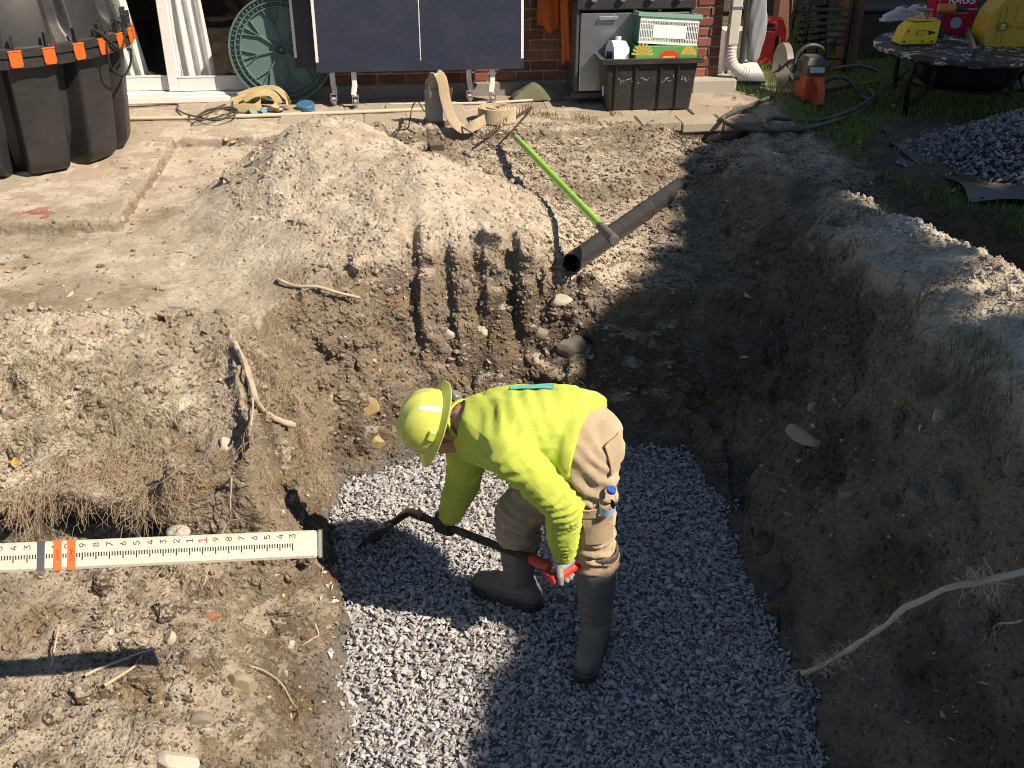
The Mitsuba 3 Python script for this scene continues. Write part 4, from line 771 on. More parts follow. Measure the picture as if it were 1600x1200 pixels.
for i in range(n):
    t = i/(n-1); z = .13+.62*t; w = .020+.075*math.sin(PI*min(t*.9+.08, 1))**.7; c = 1+.10*np.sin(3*A_+5*t)+.07*np.sin(7*A_-9*t)
    g[i] = np.column_stack([.062+.8*w*np.cos(A_)*c, .25+.6*w*np.sin(A_)*c, np.full(m, z)])
part(vc, 'bag', xf(closed_grid(g), Vm), 'cloth', (.24, .265, .29), .12, smooth=True)
# red fuel can
fc = thing('fuel_can', 'red plastic fuel can with moulded handle standing behind the cut-off saw', 'fuel can')
Fm = place_at(1198, 103, rz=-.15)
prof = sg.Polygon([(-.12, 0), (.12, 0), (.135, .02), (.135, .30), (.10, .385), (-.03, .39), (-.09, .355), (-.135, .27), (-.135, .02)]).buffer(-.012).buffer(.012)
prof = prof.difference(sg.box(-.055, .30, .045, .345).buffer(.012)).difference(sg.box(.055, .10, .095, .24).buffer(.010))
fb = prism(prof, .20); part(fc, 'canister', xf(xf(fb, frame([0, .2, 0], [1, 0, 0], [0, 0, 1], [0, -1, 0])), Fm), 'plastic', (.46, .022, .022), .08, smooth=30)
for q_ in (box(-.05, .04, .12, .135, .305, .34, 0), box(.06, .09, .10, .115, .105, .235, 0)): part(fc, 'handle_recess', xf(q_, Fm), 'plastic', (.10, .008, .008), .05)
part(fc, 'panel', xf(box(-.105, .03, -.004, .0, .05, .22, .003), Fm), 'plastic', (.44, .02, .02), .08)
part(fc, 'spout_cap', xf(cyl((-.115, .1, .315), (-.145, .1, .355), .024, 16, c=.003), Fm), 'plastic', (.03, .03, .03), .1)
# cut-off saw
cs = thing('cut_off_saw', 'orange and black petrol cut-off saw standing on the grass', 'cut-off saw')
CS = place_at(1262, 158, rz=-1.5)@np.diag([1., -1, 1, 1])                                                  # local x to the rear handle, y to the blade side
ora = (.50, .075, .022)
part(cs, 'engine_block', xf(trimesh.convex.convex_hull(np.array([(x, y, z) for x in (-.11, .13) for y in (-.07, .08) for z in (.03, .19)]+[(-.08, -.05, .22), (.10, -.05, .22), (-.08, .06, .22), (.10, .06, .22)])), CS), 'plastic', ora, .25, smooth=30)
part(cs, 'air_filter_cover', xf(trimesh.convex.convex_hull(np.array([(x, y, z) for x in (-.09, .13) for y in (-.075, .085) for z in (.2205, .29)]+[(-.07, -.05, .335), (.09, -.05, .335), (-.07, .06, .335), (.09, .06, .335)])), CS), 'plastic', (.045, .045, .045), .25, smooth=30)
part(cs, 'filter_label', xf(box(.1305, .132, -.05, .06, .235, .275, 0), CS), 'plastic', (.45, .47, .5), .1)
part(cs, 'starter_cover', xf(cat(lathe([(0, 0), (.075, 0), (.07, .02), (0, .022)], 24)), CS@frame([.01, -.0705, .12], [1, 0, 0], [0, 0, 1], [0, -1, 0])), 'plastic', ora, .2, smooth=30)
for k in range(5): part(cs, 'starter_fin', xf(box(-.04, .05, -.096, -.0925, .075+.02*k, .083+.02*k, .001), CS), 'plastic', (.2, .035, .012), .2)
rear = sg.LinearRing([(.13, .05), (.24, .02), (.30, .05), (.29, .14), (.22, .20), (.13, .18)]).buffer(.017)
part(cs, 'rear_handle', xf(prism(rear, .04), CS@frame([0, .03, 0], [1, 0, 0], [0, 0, 1], [0, -1, 0])), 'plastic', ora, .15, smooth=30)
part(cs, 'front_handle', xf(tube(smooth_path([(-.10, -.10, .06), (-.13, -.12, .22), (-.10, -.10, .36), (-.06, .02, .40), (-.06, .11, .33), (-.06, .12, .2)], 6), .014, 10), CS), 'rubber', (.035, .035, .036), .3, smooth=True)
part(cs, 'cutting_arm', xf(bar((-.02, .10, .16), (-.30, .10, .23), .06, .03, .006), CS), 'metal', (.3, .3, .3), .25)
part(cs, 'blade', xf(cyl((-.31, .118, .185), (-.31, .123, .185), .172, 48), CS), 'metal', (.30, .28, .25), .5)
ga = np.linspace(.15*PI, 1.12*PI, 24); gp_ = [(.19*math.cos(a), .19*math.sin(a)) for a in ga]+[(.03*math.cos(a), .03*math.sin(a)) for a in ga[::-1]]
part(cs, 'blade_guard', xf(prism(gp_, .05), CS@frame([-.31, .148, .185], [1, 0, 0], [0, 0, 1], [0, -1, 0])), 'plastic', (.20, .18, .15), .5, smooth=30)
part(cs, 'muffler', xf(box(-.16, -.112, -.03, .06, .06, .16, .01), CS), 'metal', (.2, .19, .18), .4)
# hoses over the lawn
def hose(lab, pts, r, nm='garden_hose', cat_='hose', col=(.045, .052, .045), d=.45): return solo(nm, lab, cat_, tube(smooth_path(lay(pts), 10), r, 10), 'rubber', col, d, smooth=True)
hose('dark hose lying in long flat loops between the pit corner and the cut-off saw', [(1206, 151, .02), (1180, 162, .02), (1140, 178, .02), (1129, 187, .02), (1150, 198, .02), (1190, 204, .02), (1240, 204, .02), (1290, 194, .022), (1340, 176, .025), (1362, 158, .03), (1365, 146, .02), (1358, 140, .02)], .0165)
hose('second dark hose doubling back in a narrow loop on the grass', [(1364, 152, .052), (1335, 170, .055), (1290, 186, .05), (1250, 189, .02), (1212, 184, .02), (1197, 190, .02), (1200, 200, .05), (1230, 203, .055), (1270, 198, .06), (1310, 187, .055)], .0155)
hose('raised hose bow standing up in an arch behind the cut-off saw', [(1277, 140, .02), (1285, 130, .10), (1302, 122, .14), (1320, 122, .14), (1335, 135, .09), (1345, 150, .03), (1358, 156, .02)], .016)
hose('black hose arching from the saw towards the round table legs', [(1292, 112, .02), (1315, 105, .08), (1345, 103, .10), (1372, 112, .05), (1390, 125, .02), (1402, 140, .02), (1405, 152, .015)], .014)
hose('thick black pipe lying on the grass towards the back of the round table', [(1280, 142, .02), (1310, 136, .02), (1350, 131, .02), (1400, 124, .02), (1440, 116, .02)], .017)
# posts
def post(X, Y, wd, lab): P = at(X, Y, z=0); solo('wooden_post', lab, 'post', xf(box(-wd/2, wd/2, -wd/2, wd/2, -.3, 2.6, .006), local(P, .12)), 'matte', (.15, .085, .055), .15)
post(1318, 112, .14, 'brown square wooden post behind the saw, nearest the round table'); post(1214, 92, .13, 'brown square wooden post rising behind the red fuel can')
# folding chairs leaning together
def fchair(X, Y, rz, lab):
    k = thing('folding_chair', lab, 'folding chair', ); c = place_at(X, Y, rz=rz); t = lambda P, r=.011: xf(tube(smooth_path(P, 5), r, 8), c)
    blk_ = (.03, .03, .032)
    part(k, 'frame', cat(t([(-.2, 0, .0), (-.2, .08, .45), (-.2, .14, .86), (-.16, .15, .92), (.16, .15, .92), (.2, .14, .86), (.2, .08, .45), (.2, 0, 0)])), 'metal', blk_, .12, smooth=True)
    part(k, 'rear_frame', cat(t([(-.17, .12, 0), (-.17, .06, .5), (-.17, .03, .75)]), t([(.17, .12, 0), (.17, .06, .5), (.17, .03, .75)]), t([(-.17, .10, .12), (.17, .10, .12)], .008)), 'metal', blk_, .12, smooth=True)
    for q in range(6): part(k, 'seat_slat', xf(box(-.165, .165, -.005, .005, -.011, .011, .003), c@M4((0, .02, .25+.055*q), rx=-.12)), 'metal', blk_, .1)
    for q in range(4): part(k, 'back_slat', xf(box(-.19, .19, -.006, .006, -.012, .012, .003), c@M4((0, .125, .64+.06*q), rx=-.12)), 'metal', blk_, .1)
fchair(1262, 112, .5, 'black folding chair leaning left of the brown post'); fchair(1285, 118, -.25, 'second black folding chair, nearer to the brown post')
# ------------------------------------------------------------------ round table in the shade and what stands on it
TZ = .45; TCX = np.array([3.36, 7.78]); TBL = np.array([TCX[0], TCX[1], 0.])
rtb = thing('round_table', 'low round black metal table with flaking paint, in the shade on the lawn', 'table')
tl = lambda m, z=0.: xf(m, M4((TBL[0], TBL[1], z)))
def flake(p, n, uv):
    a = fbm(p.x*16, p.y*16, p.z*30, 3); b = noise(p.x*70, p.y*70, p.z*120)
    return mix(mix((.035, .030, .026), (.11, .085, .065), smoothstep(.45, .6, a)), (.55, .53, .48), smoothstep(.62, .66, a+.22*(b-.5)))
scene['m_flaking'] = two({'type': 'principled', 'base_color': proc(flake), 'roughness': .5, 'specular': .4})
part(rtb, 'top', tl(lathe([(0, TZ-.02), (.60, TZ-.02), (.61, TZ-.045), (.66, TZ-.05), (.68, TZ-.035), (.68, TZ-.012), (.668, TZ), (0, TZ)], 72)), 'm_flaking', smooth=40)
for k in range(4):
    a = k*PI/2+.55; part(rtb, 'leg', tl(tube(smooth_path([(.60*math.cos(a), .60*math.sin(a), TZ-.05), (.62*math.cos(a), .62*math.sin(a), .25), (.60*math.cos(a), .60*math.sin(a), .0)], 5), .019, 10)), 'metal', (.03, .03, .032), .1, smooth=True)
    part(rtb, 'scroll', tl(tube(smooth_path([(.58*math.cos(a), .58*math.sin(a), .40), (.42*math.cos(a+.1), .42*math.sin(a+.1), .30), (.50*math.cos(a+.12), .50*math.sin(a+.12), .16), (.60*math.cos(a), .60*math.sin(a), .08)], 6), .013, 8)), 'metal', (.03, .03, .032), .1, smooth=True)
part(rtb, 'fire_bowl', tl(lathe([(0, .15), (.28, .16), (.36, .22), (.38, .40), (.365, .40), (.345, .23), (.27, .175), (0, .165)], 40)), 'metal', (.03, .028, .028), .15)
part(rtb, 'bowl_ring', tl(lathe([(.43, .185), (.46, .185), (.46, .20), (.43, .20), (.43, .185)], 40)), 'metal', (.04, .04, .042), .1)
def on_table(X, Y, rz): P = at(X, Y, z=TZ); return local(P+np.array([0, 0, .001]), rz)
# rotary laser
lz = thing('laser_level', 'yellow rotating laser level with glass head on the left of the round table', 'laser level'); Lm = on_table(1430, 69, .12)
yel = (.66, .46, .015)
part(lz, 'housing', xf(trimesh.convex.convex_hull(np.array([(-.145, -.06, .012), (.125, -.06, .012), (-.145, .09, .012), (.125, .09, .012), (-.115, -.055, .115), (-.115, .085, .115), (-.07, -.055, .155), (-.07, .085, .155), (.14, -.05, .165), (.14, .08, .165), (.125, -.06, .03), (-.145, -.06, .03)])), Lm), 'plastic', yel, .03, smooth=25)
part(lz, 'base_plate', xf(box(-.15, .13, -.065, .095, 0, .0119, .004), Lm), 'rubber', (.05, .05, .05), .1)
part(lz, 'top_shoulder', xf(box(-.055, .13, -.045, .075, .166, .175, .003), Lm), 'plastic', yel, .05)
part(lz, 'lantern_glass', xf(trimesh.creation.cylinder(.052, .05, sections=24), Lm@M4((.04, .02, .201))), 'm_clear', smooth=30)
part(lz, 'rotor', xf(cat(cyl((.04, .02, .1755), (.04, .02, .205), .022, 16), box(.022, .058, .004, .036, .2055, .222, .003)), Lm), 'metal', (.45, .3, .2), .05)
part(lz, 'lantern_cap', xf(cyl((.04, .02, .2265), (.04, .02, .240), .058, 24, c=.004), Lm), 'plastic', (.10, .11, .12), .1)
part(lz, 'label', xf(cat(box(-.035, .03, -.0635, -.0605, .07, .105, .001)), Lm), 'matte', (.05, .045, .02), 0)
part(lz, 'label_face', xf(box(-.031, .026, -.0645, -.0636, .074, .101, 0), Lm), 'matte', (.62, .45, .04), 0)
part(lz, 'warning_mark', xf(cat(*[prism([(0, 0), (.02, .012), (.045, .01), (.04, .022), (.012, .03), (-.01, .034)], .001).apply_transform(Lm@frame([.06, -.0625, .07+.0*k], [1, 0, 0], [0, 0, 1], [0, -1, 0])) for k in range(1)]), M4()), 'matte', (.03, .03, .02), 0, smooth=False)
for x, z in ((-.10, .10), (-.12, .03), (.02, .028), (.09, .028)): part(lz, 'screw', xf(cyl((x, -.0602, z), (x, -.066, z), .0075, 10), Lm), 'metal', (.12, .08, .03), .1)
# drill
dl = thing('cordless_drill', 'orange and black cordless drill standing between the laser and the red box', 'drill'); Dm_ = on_table(1476, 58, -.25)
part(dl, 'body', xf(cat(cyl((-.09, 0, .205), (.04, 0, .205), .033, 18, c=.006)), Dm_), 'plastic', (.55, .17, .03), .08)
part(dl, 'chuck', xf(cat(cyl((.0401, 0, .205), (.075, 0, .205), .030, 16, r1=.026), cyl((.0751, 0, .205), (.12, 0, .205), .021, 16, r1=.014)), Dm_), 'rubber', (.03, .03, .03), .1)
part(dl, 'handle', xf(bar((-.055, 0, .175), (-.075, 0, .062), .034, .046, .008), Dm_), 'plastic', (.04, .05, .09), .1)
part(dl, 'battery', xf(box(-.13, -.01, -.038, .038, .0, .061, .008), Dm_), 'plastic', (.03, .03, .033), .1)
part(dl, 'bit', xf(cyl((.1201, 0, .205), (.19, 0, .205), .004, 8), Dm_), 'metal', (.5, .5, .5), .05)
# boxes of rags
def ragbox(X, Y, rz, lab, w, h):
    k = thing('rag_box', lab, 'box'); m = on_table(X, Y, rz); part(k, 'carton', xf(box(-w/2, w/2, 0, .13, 0, h, .003), m), 'matte', (.42, .015, .045), .04)
    f = m@frame([0, -.0004, 0], [1, 0, 0], [0, 0, 1], [0, -1, 0])
    t = meshkit.text_mesh('RAGS', .052, .001, bold=True); t.apply_translation([-t.bounds[1][0]/2, h-.115, 0]); t.apply_transform(np.array([[1, .18, 0, -.03], [0, 1, 0, 0], [0, 0, 1, 0], [0, 0, 0, 1.]])); part(k, 'lettering', xf(t, f), 'matte', (.72, .72, .74), .03, smooth=False)
    part(k, 'blue_panel', xf(box(-w*.28, w*.28, h-.05, h-.008, .0, .001, 0), f), 'matte', (.04, .05, .22), .02)
    part(k, 'picture_roundel', xf(cyl((0, .085, 0), (0, .085, .001), .042, 24), f), 'matte', (.30, .42, .55), .05)
    for q in range(3): part(k, 'small_print', xf(box(-w*.3, w*.3-.02*q, .155+.014*q, .159+.014*q, 0, .001, 0), f), 'matte', (.6, .55, .58), 0)
ragbox(1478, 38, .18, 'red RAGS carton standing at the back, left of its twin', .24, .30); ragbox(1490, 54, -.16, 'red RAGS carton with a round blue picture, right of the drill', .26, .34)
# spirit level lying on edge
sl = thing('spirit_level', 'worn white and yellow spirit level lying on edge on the round table', 'spirit level'); a_, b_ = at(1507, 42, z=TZ+.001), at(1521, 90, z=TZ+.001)
part(sl, 'beam', bar(a_+[0, 0, .03], b_+[0, 0, .03], .026, .06, .003), 'metal', (.50, .48, .42), .25); dd = unit(b_-a_); cc = (a_+b_)/2
part(sl, 'vial_window', bar(cc-dd*.03+[0, 0, .045], cc+dd*.03+[0, 0, .045], .0275, .02, .002), 'plastic', (.35, .45, .05), .05); part(sl, 'end_cap', bar(b_+dd*.0005+[0, 0, .03], b_+dd*.007+[0, 0, .03], .027, .061, .002), 'rubber', (.03, .03, .03), .1)
# yellow instrument case
yc = thing('instrument_case', 'yellow moulded instrument case with orange handle and blue sticker', 'case'); Ym = on_table(1606, 73, -.02)
cp = sg.Polygon([(-.30, 0), (.30, 0), (.32, .04), (.32, .2), (.30, .31), (-.22, .31), (-.29, .22), (-.32, .10)]).buffer(-.02).buffer(.03)
part(yc, 'shell', xf(prism(cp, .24), Ym@frame([0, .245, 0], [1, 0, 0], [0, 0, 1], [0, -1, 0])), 'plastic', (.46, .29, .025), .12, smooth=30)
part(yc, 'seam_ledge', xf(box(-.16, .31, -.012, .0045, .135, .155, .004), Ym), 'plastic', (.44, .28, .025), .12)
part(yc, 'raised_panel', xf(box(-.13, .30, -.006, .0045, .165, .285, .006), Ym), 'plastic', (.46, .29, .025), .1)
for x in (-.235, -.195): part(yc, 'rib', xf(box(x-.006, x+.006, -.006, .0045, .02, .28, .003), Ym), 'plastic', (.46, .29, .025), .1)
lk = part(yc, 'latch', xf(box(-.252, -.18, -.014, -.0065, .11, .165, .003), Ym), 'metal', (.2, .18, .15), .2); part(lk, 'latch_tongue', xf(box(-.232, -.2, -.018, -.0142, .118, .158, .003), Ym), 'plastic', (.5, .36, .06), .1)
f = Ym@frame([.03, -.0064, 0], [1, 0, 0], [0, 0, 1], [0, -1, 0])
part(yc, 'name_plate', xf(prism(sg.box(.0, .243, .085, .262).buffer(.008), .001), f), 'matte', (.02, .02, .02), .02, smooth=False)
t = meshkit.text_mesh('GLS 10', .018, .0006, bold=True); t.apply_translation([.0, .2435, .0012]); part(yc, 'lettering', xf(t, f), 'matte', (.5, .42, .2), 0, smooth=False)
st = part(yc, 'sticker', xf(box(-.02, .085, .185, .232, 0, .0009, 0), f), 'matte', (.03, .22, .30), .02)
part(st, 'sticker_lines', xf(cat(*[box(.02, .08-.01*q, .195+.011*q, .199+.011*q, .0010, .0016, 0) for q in range(3)], box(-.012, .008, .195, .222, .001, .0016, 0)), f), 'matte', (.02, .06, .10), 0, smooth=False, kind='stuff')
part(yc, 'lower_plate', xf(box(-.01, .045, .105, .12, .0063-.0045, .0063-.0035, 0), f), 'matte', (.06, .03, .02), .02)
part(yc, 'handle', xf(cat(bar((-.22, .12, .345), (.10, .11, .345), .05, .035, .008), box(-.21, -.16, .09, .15, .3215, .335, .004), box(.03, .08, .09, .15, .3215, .335, .004)), Ym), 'plastic', (.60, .10, .03), .06); part(yc, 'handle_end', xf(bar((.1005, .11, .345), (.15, .108, .345), .046, .032, .008), Ym), 'rubber', (.03, .03, .03), .1)
# black bench behind, with a pair of pale shoes; covered heap
bn = solo('storage_bench', 'black plastic storage bench behind the round table', 'bench', xf(cat(box(-.36, .36, 0, .42, 0, .40, .015), box(-.38, .38, -.02, .44, .4005, .44, .012)), place_at(1392, 92)), 'plastic', (.018, .018, .02), .08)
def shoe(X, Y, rz, lab):
    k = thing('shoe', lab, 'shoe', ); m = local(at(X, Y, z=.443), rz); s_ = tri(manif(hull_spheres([((-.09, 0, .035), .036), ((.02, 0, .045), .038), ((.11, .005, .028), .030)], 2))+manif(hull_spheres([((-.08, 0, .07), .036), ((-.01, 0, .07), .034)], 2))); part(k, 'upper', xf(s_, m), 'cloth', (.62, .62, .60), .08, smooth=True)
    part(k, 'sole', xf(prism(sg.LineString([(-.09, 0), (.12, .005)]).buffer(.044), .016), m), 'rubber', (.66, .66, .64), .1); part(k, 'collar', xf(lathe([(.024, 0), (.03, 0), (.03, .02), (.024, .02), (.024, 0)], 18), m@M4((-.065, 0, .092))), 'cloth', (.25, .25, .25), .05)
shoe(1400, 31, 3.5, 'pale clog shoe on the black bench, left one of the pair'); shoe(1424, 27, 2.9, 'pale clog shoe on the black bench, nearer to the red cartons')
hp_ = crumple(.55, .35, .42, .3, 14, 30, 24); solo('covered_heap', 'dark crumpled plastic sheet over a heap left of the bench', 'covered heap', xf(sheet(hp_, .004), place_at(1345, 70)), 'gloss', (.03, .03, .033), .15, smooth=True)
# stacked timbers at the far right, fence with boards
for k, (zz, dx) in enumerate(((.0, 0), (.121, .06), (.242, -.03))): solo('timber', ('lowest', 'middle', 'uppermost')[k]+' of the three stacked brown timbers behind the round table', 'timber', xf(box(-1.4, 1.4, -.07, .07, zz+.002, zz+.12, .008), local(np.array([5.2+dx, 9.6, 0]), .1)), 'matte', (.17, .12, .08), .3)
fe = thing('board_fence', 'dark weathered board fence at the back of the yard', 'fence'); rf = np.random.default_rng(4)
for k in range(64):
    x = 1.6+k*.146; m = box(x+.003, x+.143, 12.2, 12.222, .03+.02*rf.random(), 1.8+.02*rf.random(), .003); part(fe, 'board', m, 'matte', tuple(np.array([.075, .058, .045])*rf.uniform(.7, 1.3)), .2, smooth=False)
for z in (.35, 1.4): part(fe, 'rail', box(1.6, 10.95, 12.2225, 12.27, z, z+.09, .004), 'matte', (.07, .055, .042), .2)
# ------------------------------------------------------------------ stone heap on its tarpaulin
HC = np.array([3.55, 6.32]); ra = np.random.default_rng(61)
def heap_z(x, y): d = np.hypot((x-HC[0])*.93, (y-HC[1])*1.15); return .46-.47*np.sqrt(d*d+.01)+.03*wave(x, y, .3, 6)
pp = ra.uniform([2.2, 5.2], [5.0, 7.6], (20000, 2)); hz = heap_z(pp[:, 0], pp[:, 1]); k = hz > -.035; pp, hz = pp[k], np.maximum(hz[k], .0)
zz = np.maximum(hz-ra.random(len(pp))**1.4*.05, .008)
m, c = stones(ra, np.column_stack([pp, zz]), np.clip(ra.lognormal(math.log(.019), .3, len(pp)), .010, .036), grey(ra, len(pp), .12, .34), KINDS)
g_ = np.meshgrid(np.linspace(2.2, 5, 40), np.linspace(5.2, 7.6, 36), indexing='ij'); core = sheet(np.stack([g_[0], g_[1], np.maximum(heap_z(*g_)-.045, -.02)], -1), .01)
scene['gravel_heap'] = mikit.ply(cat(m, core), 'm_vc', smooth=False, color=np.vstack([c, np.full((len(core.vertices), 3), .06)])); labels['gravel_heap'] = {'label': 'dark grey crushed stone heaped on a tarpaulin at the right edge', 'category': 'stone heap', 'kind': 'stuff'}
tg = np.zeros((30, 30, 3)); 
for i, a in enumerate(np.linspace(0, 1, 30)):
    for j, b in enumerate(np.linspace(0, 1, 30)): x, y = 2.50+2.5*a+.05*math.sin(9*b), 5.36+1.95*b-.12*a+.05*math.sin(7*a+1); tg[i, j] = (x, y, .012+.010*math.sin(11*a+5*b)+.012*math.sin(17*b)+.03*((i in (0, 29)) or (j in (0, 29)))*(.5+.5*math.sin(20*a+13*b)))
solo('tarpaulin', 'black tarpaulin spread under the heap of crushed stone', 'tarpaulin', sheet(tg, .003), 'plastic', (.03, .031, .034), .35, smooth=True)
# ------------------------------------------------------------------ grass
def blades(rng, base, length, col, lean=.5, width=.0022):
    k = len(base); a = rng.uniform(0, 2*PI, k); d = np.stack([np.cos(a), np.sin(a), 0*a], 1); s = np.stack([-np.sin(a), np.cos(a), 0*a], 1)*width; ln = rng.uniform(.1, 1, k)[:, None]*lean; L = length[:, None]; up_ = np.array([0, 0, 1.])
    p1 = base+up_*L*.55+d*L*ln*.35; p2 = base+up_*L*(1-.35*ln)+d*L*ln*1.1
    V = np.stack([base-s, base+s, p1-s*.7, p1+s*.7, p2], 1); F = np.array([(0, 1, 3), (0, 3, 2), (2, 3, 4)]); return batch(V, F), np.repeat(col, 5, axis=0)
rgs = np.random.default_rng(71)
gb_ = rgs.uniform([1.6, 4.3], [6.2, 11.6], (185000, 2)); xb = np.interp(gb_[:, 1], [4.3, 4.84, 5.67, 6.5, 7.3, 8.2, 12], [2.95, 2.62, 2.22, 2.06, 1.98, 1.80, 2.2])
dn = .5+.5*wave(gb_[:, 0], gb_[:, 1], .55, 15)+.35*wave(gb_[:, 0], gb_[:, 1], .15, 16); far = heap_z(gb_[:, 0], gb_[:, 1]) > -.12
k = (gb_[:, 0] > xb+.08*wave(gb_[:, 0], gb_[:, 1], .2, 3)) & (rgs.random(len(gb_)) < np.clip(dn*.9, .12, 1)) & ~far & ~((gb_[:, 0] > 2.54) & (gb_[:, 0] < 5.0) & (gb_[:, 1] > 5.38) & (gb_[:, 1] < 7.25)); gb_ = gb_[k]
col = np.array([.17, .29, .065])*rgs.uniform(.6, 1.35, (len(gb_), 1)); dry_ = rgs.random(len(gb_)) < .14; col[dry_] = np.array([.20, .165, .08])*rgs.uniform(.7, 1.2, (dry_.sum(), 1))
m, c = blades(rgs, np.column_stack([gb_, np.full(len(gb_), -.01)+.02*wave(gb_[:, 0], gb_[:, 1], .5, 9)]), rgs.uniform(.03, .095, len(gb_)), col, .8, .0026)
scene['lawn_grass'] = mikit.ply(m, 'm_leaf', smooth=False, color=c); labels['lawn_grass'] = {'label': 'ragged shaded lawn grass right of the pit', 'category': 'grass', 'kind': 'stuff'}
def ground_hit(X, Y, lift=0.):
    """Where that direction of the survey photograph meets the finished ground."""
    r = ray(X, Y); t = np.arange(1.2, 14, .012); P = np.array([0, 0, EYE])+t[:, None]*r; inr = (P[:, 0] > GX[0]) & (P[:, 0] < GX[-1]) & (P[:, 1] > GY[0]) & (P[:, 1] < GY[-1])
    h = np.where(inr, ground_drop(P[:, 0], P[:, 1]), 0); i = int(np.argmax(P[:, 2] < h)); return P[max(i-1, 0)]+np.array([0, 0, lift])
def patch(spots, n, r, seed):
    g = np.random.default_rng(seed); out = []
    for X, Y, w in spots: P = ground_hit(X, Y); q = P[:2]+g.normal(size=(int(n*w), 2))*r*w**.5; out.append(np.column_stack([q, ground_drop(q[:, 0], q[:, 1])-.004]))
    return np.vstack(out)
b = patch([(30, 540, 1.2), (90, 575, 1.2), (150, 620, 1.2), (60, 620, 1), (215, 640, 1), (110, 670, 1.3), (190, 700, 1.2), (40, 690, .8), (260, 690, .7), (170, 580, .8), (20, 585, .8)], 190, .085, 5); gr_ = np.random.default_rng(8)
col = np.where(gr_.random((len(b), 1)) < .25, np.array([[.27, .26, .12]]), np.array([[.52, .44, .31]]))*gr_.uniform(.6, 1.2, (len(b), 1)); m, c = blades(gr_, b, gr_.uniform(.02, .07, len(b)), col, 1.7, .0014)
scene['dry_turf'] = mikit.ply(m, 'm_leaf', smooth=False, color=c); labels['dry_turf'] = {'label': 'dried yellowish turf on the left bank above the roots', 'category': 'grass', 'kind': 'stuff'}
b = patch([(1480, 565, 1.4), (1515, 590, 1.2), (1450, 590, .8), (1430, 480, .5), (1530, 560, .8), (1560, 620, .6), (1500, 640, .7), (1590, 690, .4), (1540, 650, .4)], 80, .05, 6)
col = np.array([.24, .25, .12])*gr_.uniform(.5, 1.3, (len(b), 1)); m1, c1_ = blades(gr_, b, gr_.uniform(.03, .10, len(b)), col, 1.2, .0016)
b = patch([(845, 180, 1.2), (860, 182, 1), (915, 186, .7), (1045, 176, .6), (960, 178, .5), (700, 195, .4), (1065, 210, .8), (1055, 205, .6), (1350, 330, 1.2), (1460, 300, 1.), (1530, 345, 1.5), (1590, 370, 1.2), (1480, 330, .8)], 90, .05, 9)
col = np.array([.13, .17, .045])*gr_.uniform(.5, 1.3, (len(b), 1)); m2, c2_ = blades(gr_, b, gr_.uniform(.02, .06, len(b)), col, 1.1, .0016)
scene['weed_tufts'] = mikit.ply(cat(m1, m2), 'm_leaf', smooth=False, color=np.vstack([c1_, c2_])); labels['weed_tufts'] = {'label': 'small weed tufts on the right bank and in the paving joints', 'category': 'weeds', 'kind': 'stuff'}
# ------------------------------------------------------------------ the worker
J = dict(pel=(.272, 2.955, .0), hipL=(.243, 2.866, -.01), hipR=(.292, 3.03, -.08), kneL=(.280, 2.93, -.41), kneR=(.022, 3.068, -.372), ankL=(.312, 2.925, -.78), ankR=(.029, 3.17, -.78), wai=(.14, 3.01, .03), chest=(-.025, 2.965, .045),
    neck=(-.143, 2.965, .075), head=(-.232, 3.02, .026), shL=(-.013, 2.785, .065), shR=(-.148, 3.071, -.07), elL=(.173, 2.788, -.154), wrL=(.178, 2.852, -.40), elR=(-.182, 3.21, -.334), wrR=(-.248, 3.295, -.56))
J = {k: np.array(v) for k, v in J.items()}
LAT = unit(J['shL']-J['shR']); LAT2 = unit(J['hipL']-J['hipR']+np.array([0, -.1, .0])); SPN = unit(J['neck']-J['pel']); DOR = unit(np.cross(SPN, LAT)); DOR = DOR if DOR[2] > 0 else -DOR
man = thing('person', 'worker in neon yellow shirt and tan trousers bending over to shovel gravel', 'person')
def sph(c, r, n=20): return manifold3d.Manifold.sphere(1.0, n).scale(tuple(np.broadcast_to(np.asarray(r, float), (3,)))).translate(tuple(np.asarray(c, float)))
def hul(*cs): return manifold3d.Manifold.batch_hull([sph(c, r) for c, r in cs])
def finish(M, edge, it=10, lamb=.5):
    m = tri(M.refine_to_length(edge)); m.merge_vertices(); trimesh.smoothing.filter_taubin(m, lamb=lamb, nu=lamb+.03, iterations=it); return m
HU_ = unit(np.array([-.92, -.22, .30])); HF_ = np.array([-.33, .0, -.94]); HF_ = unit(HF_-HU_*(HF_@HU_)); HL_ = np.cross(HF_, HU_); HD = J['head']
def hd(l, f, u): return HD+HL_*l+HF_*f+HU_*u
HM4 = np.eye(4); HM4[:3, 0], HM4[:3, 1], HM4[:3, 2], HM4[:3, 3] = HL_, HF_, HU_, HD
def surf(mesh, c, dirv, off=.0015):
    """Nearest vertex of the cloth in that direction from c."""
    v = mesh.vertices-c; dirv = unit(dirv); t = v@dirv; r = np.linalg.norm(v-t[:, None]*dirv, axis=1); k = np.where((r < .02) & (t > 0), t, -1).argmax(); return c+dirv*(t[k]+off)
def patch_on(mesh, c, up_, out, w, h, nu=7, nv=8, off=.0035):
    up_ = unit(up_); out = unit(out-up_*(np.dot(out, up_))); s_ = np.cross(up_, out); g = np.array([[surf(mesh, c+up_*(h*(j/(nv-1)-.5)), out*1.0+s_*(w*(i/(nu-1)-.5)/.09), off) for j in range(nv)] for i in range(nu)]); return g
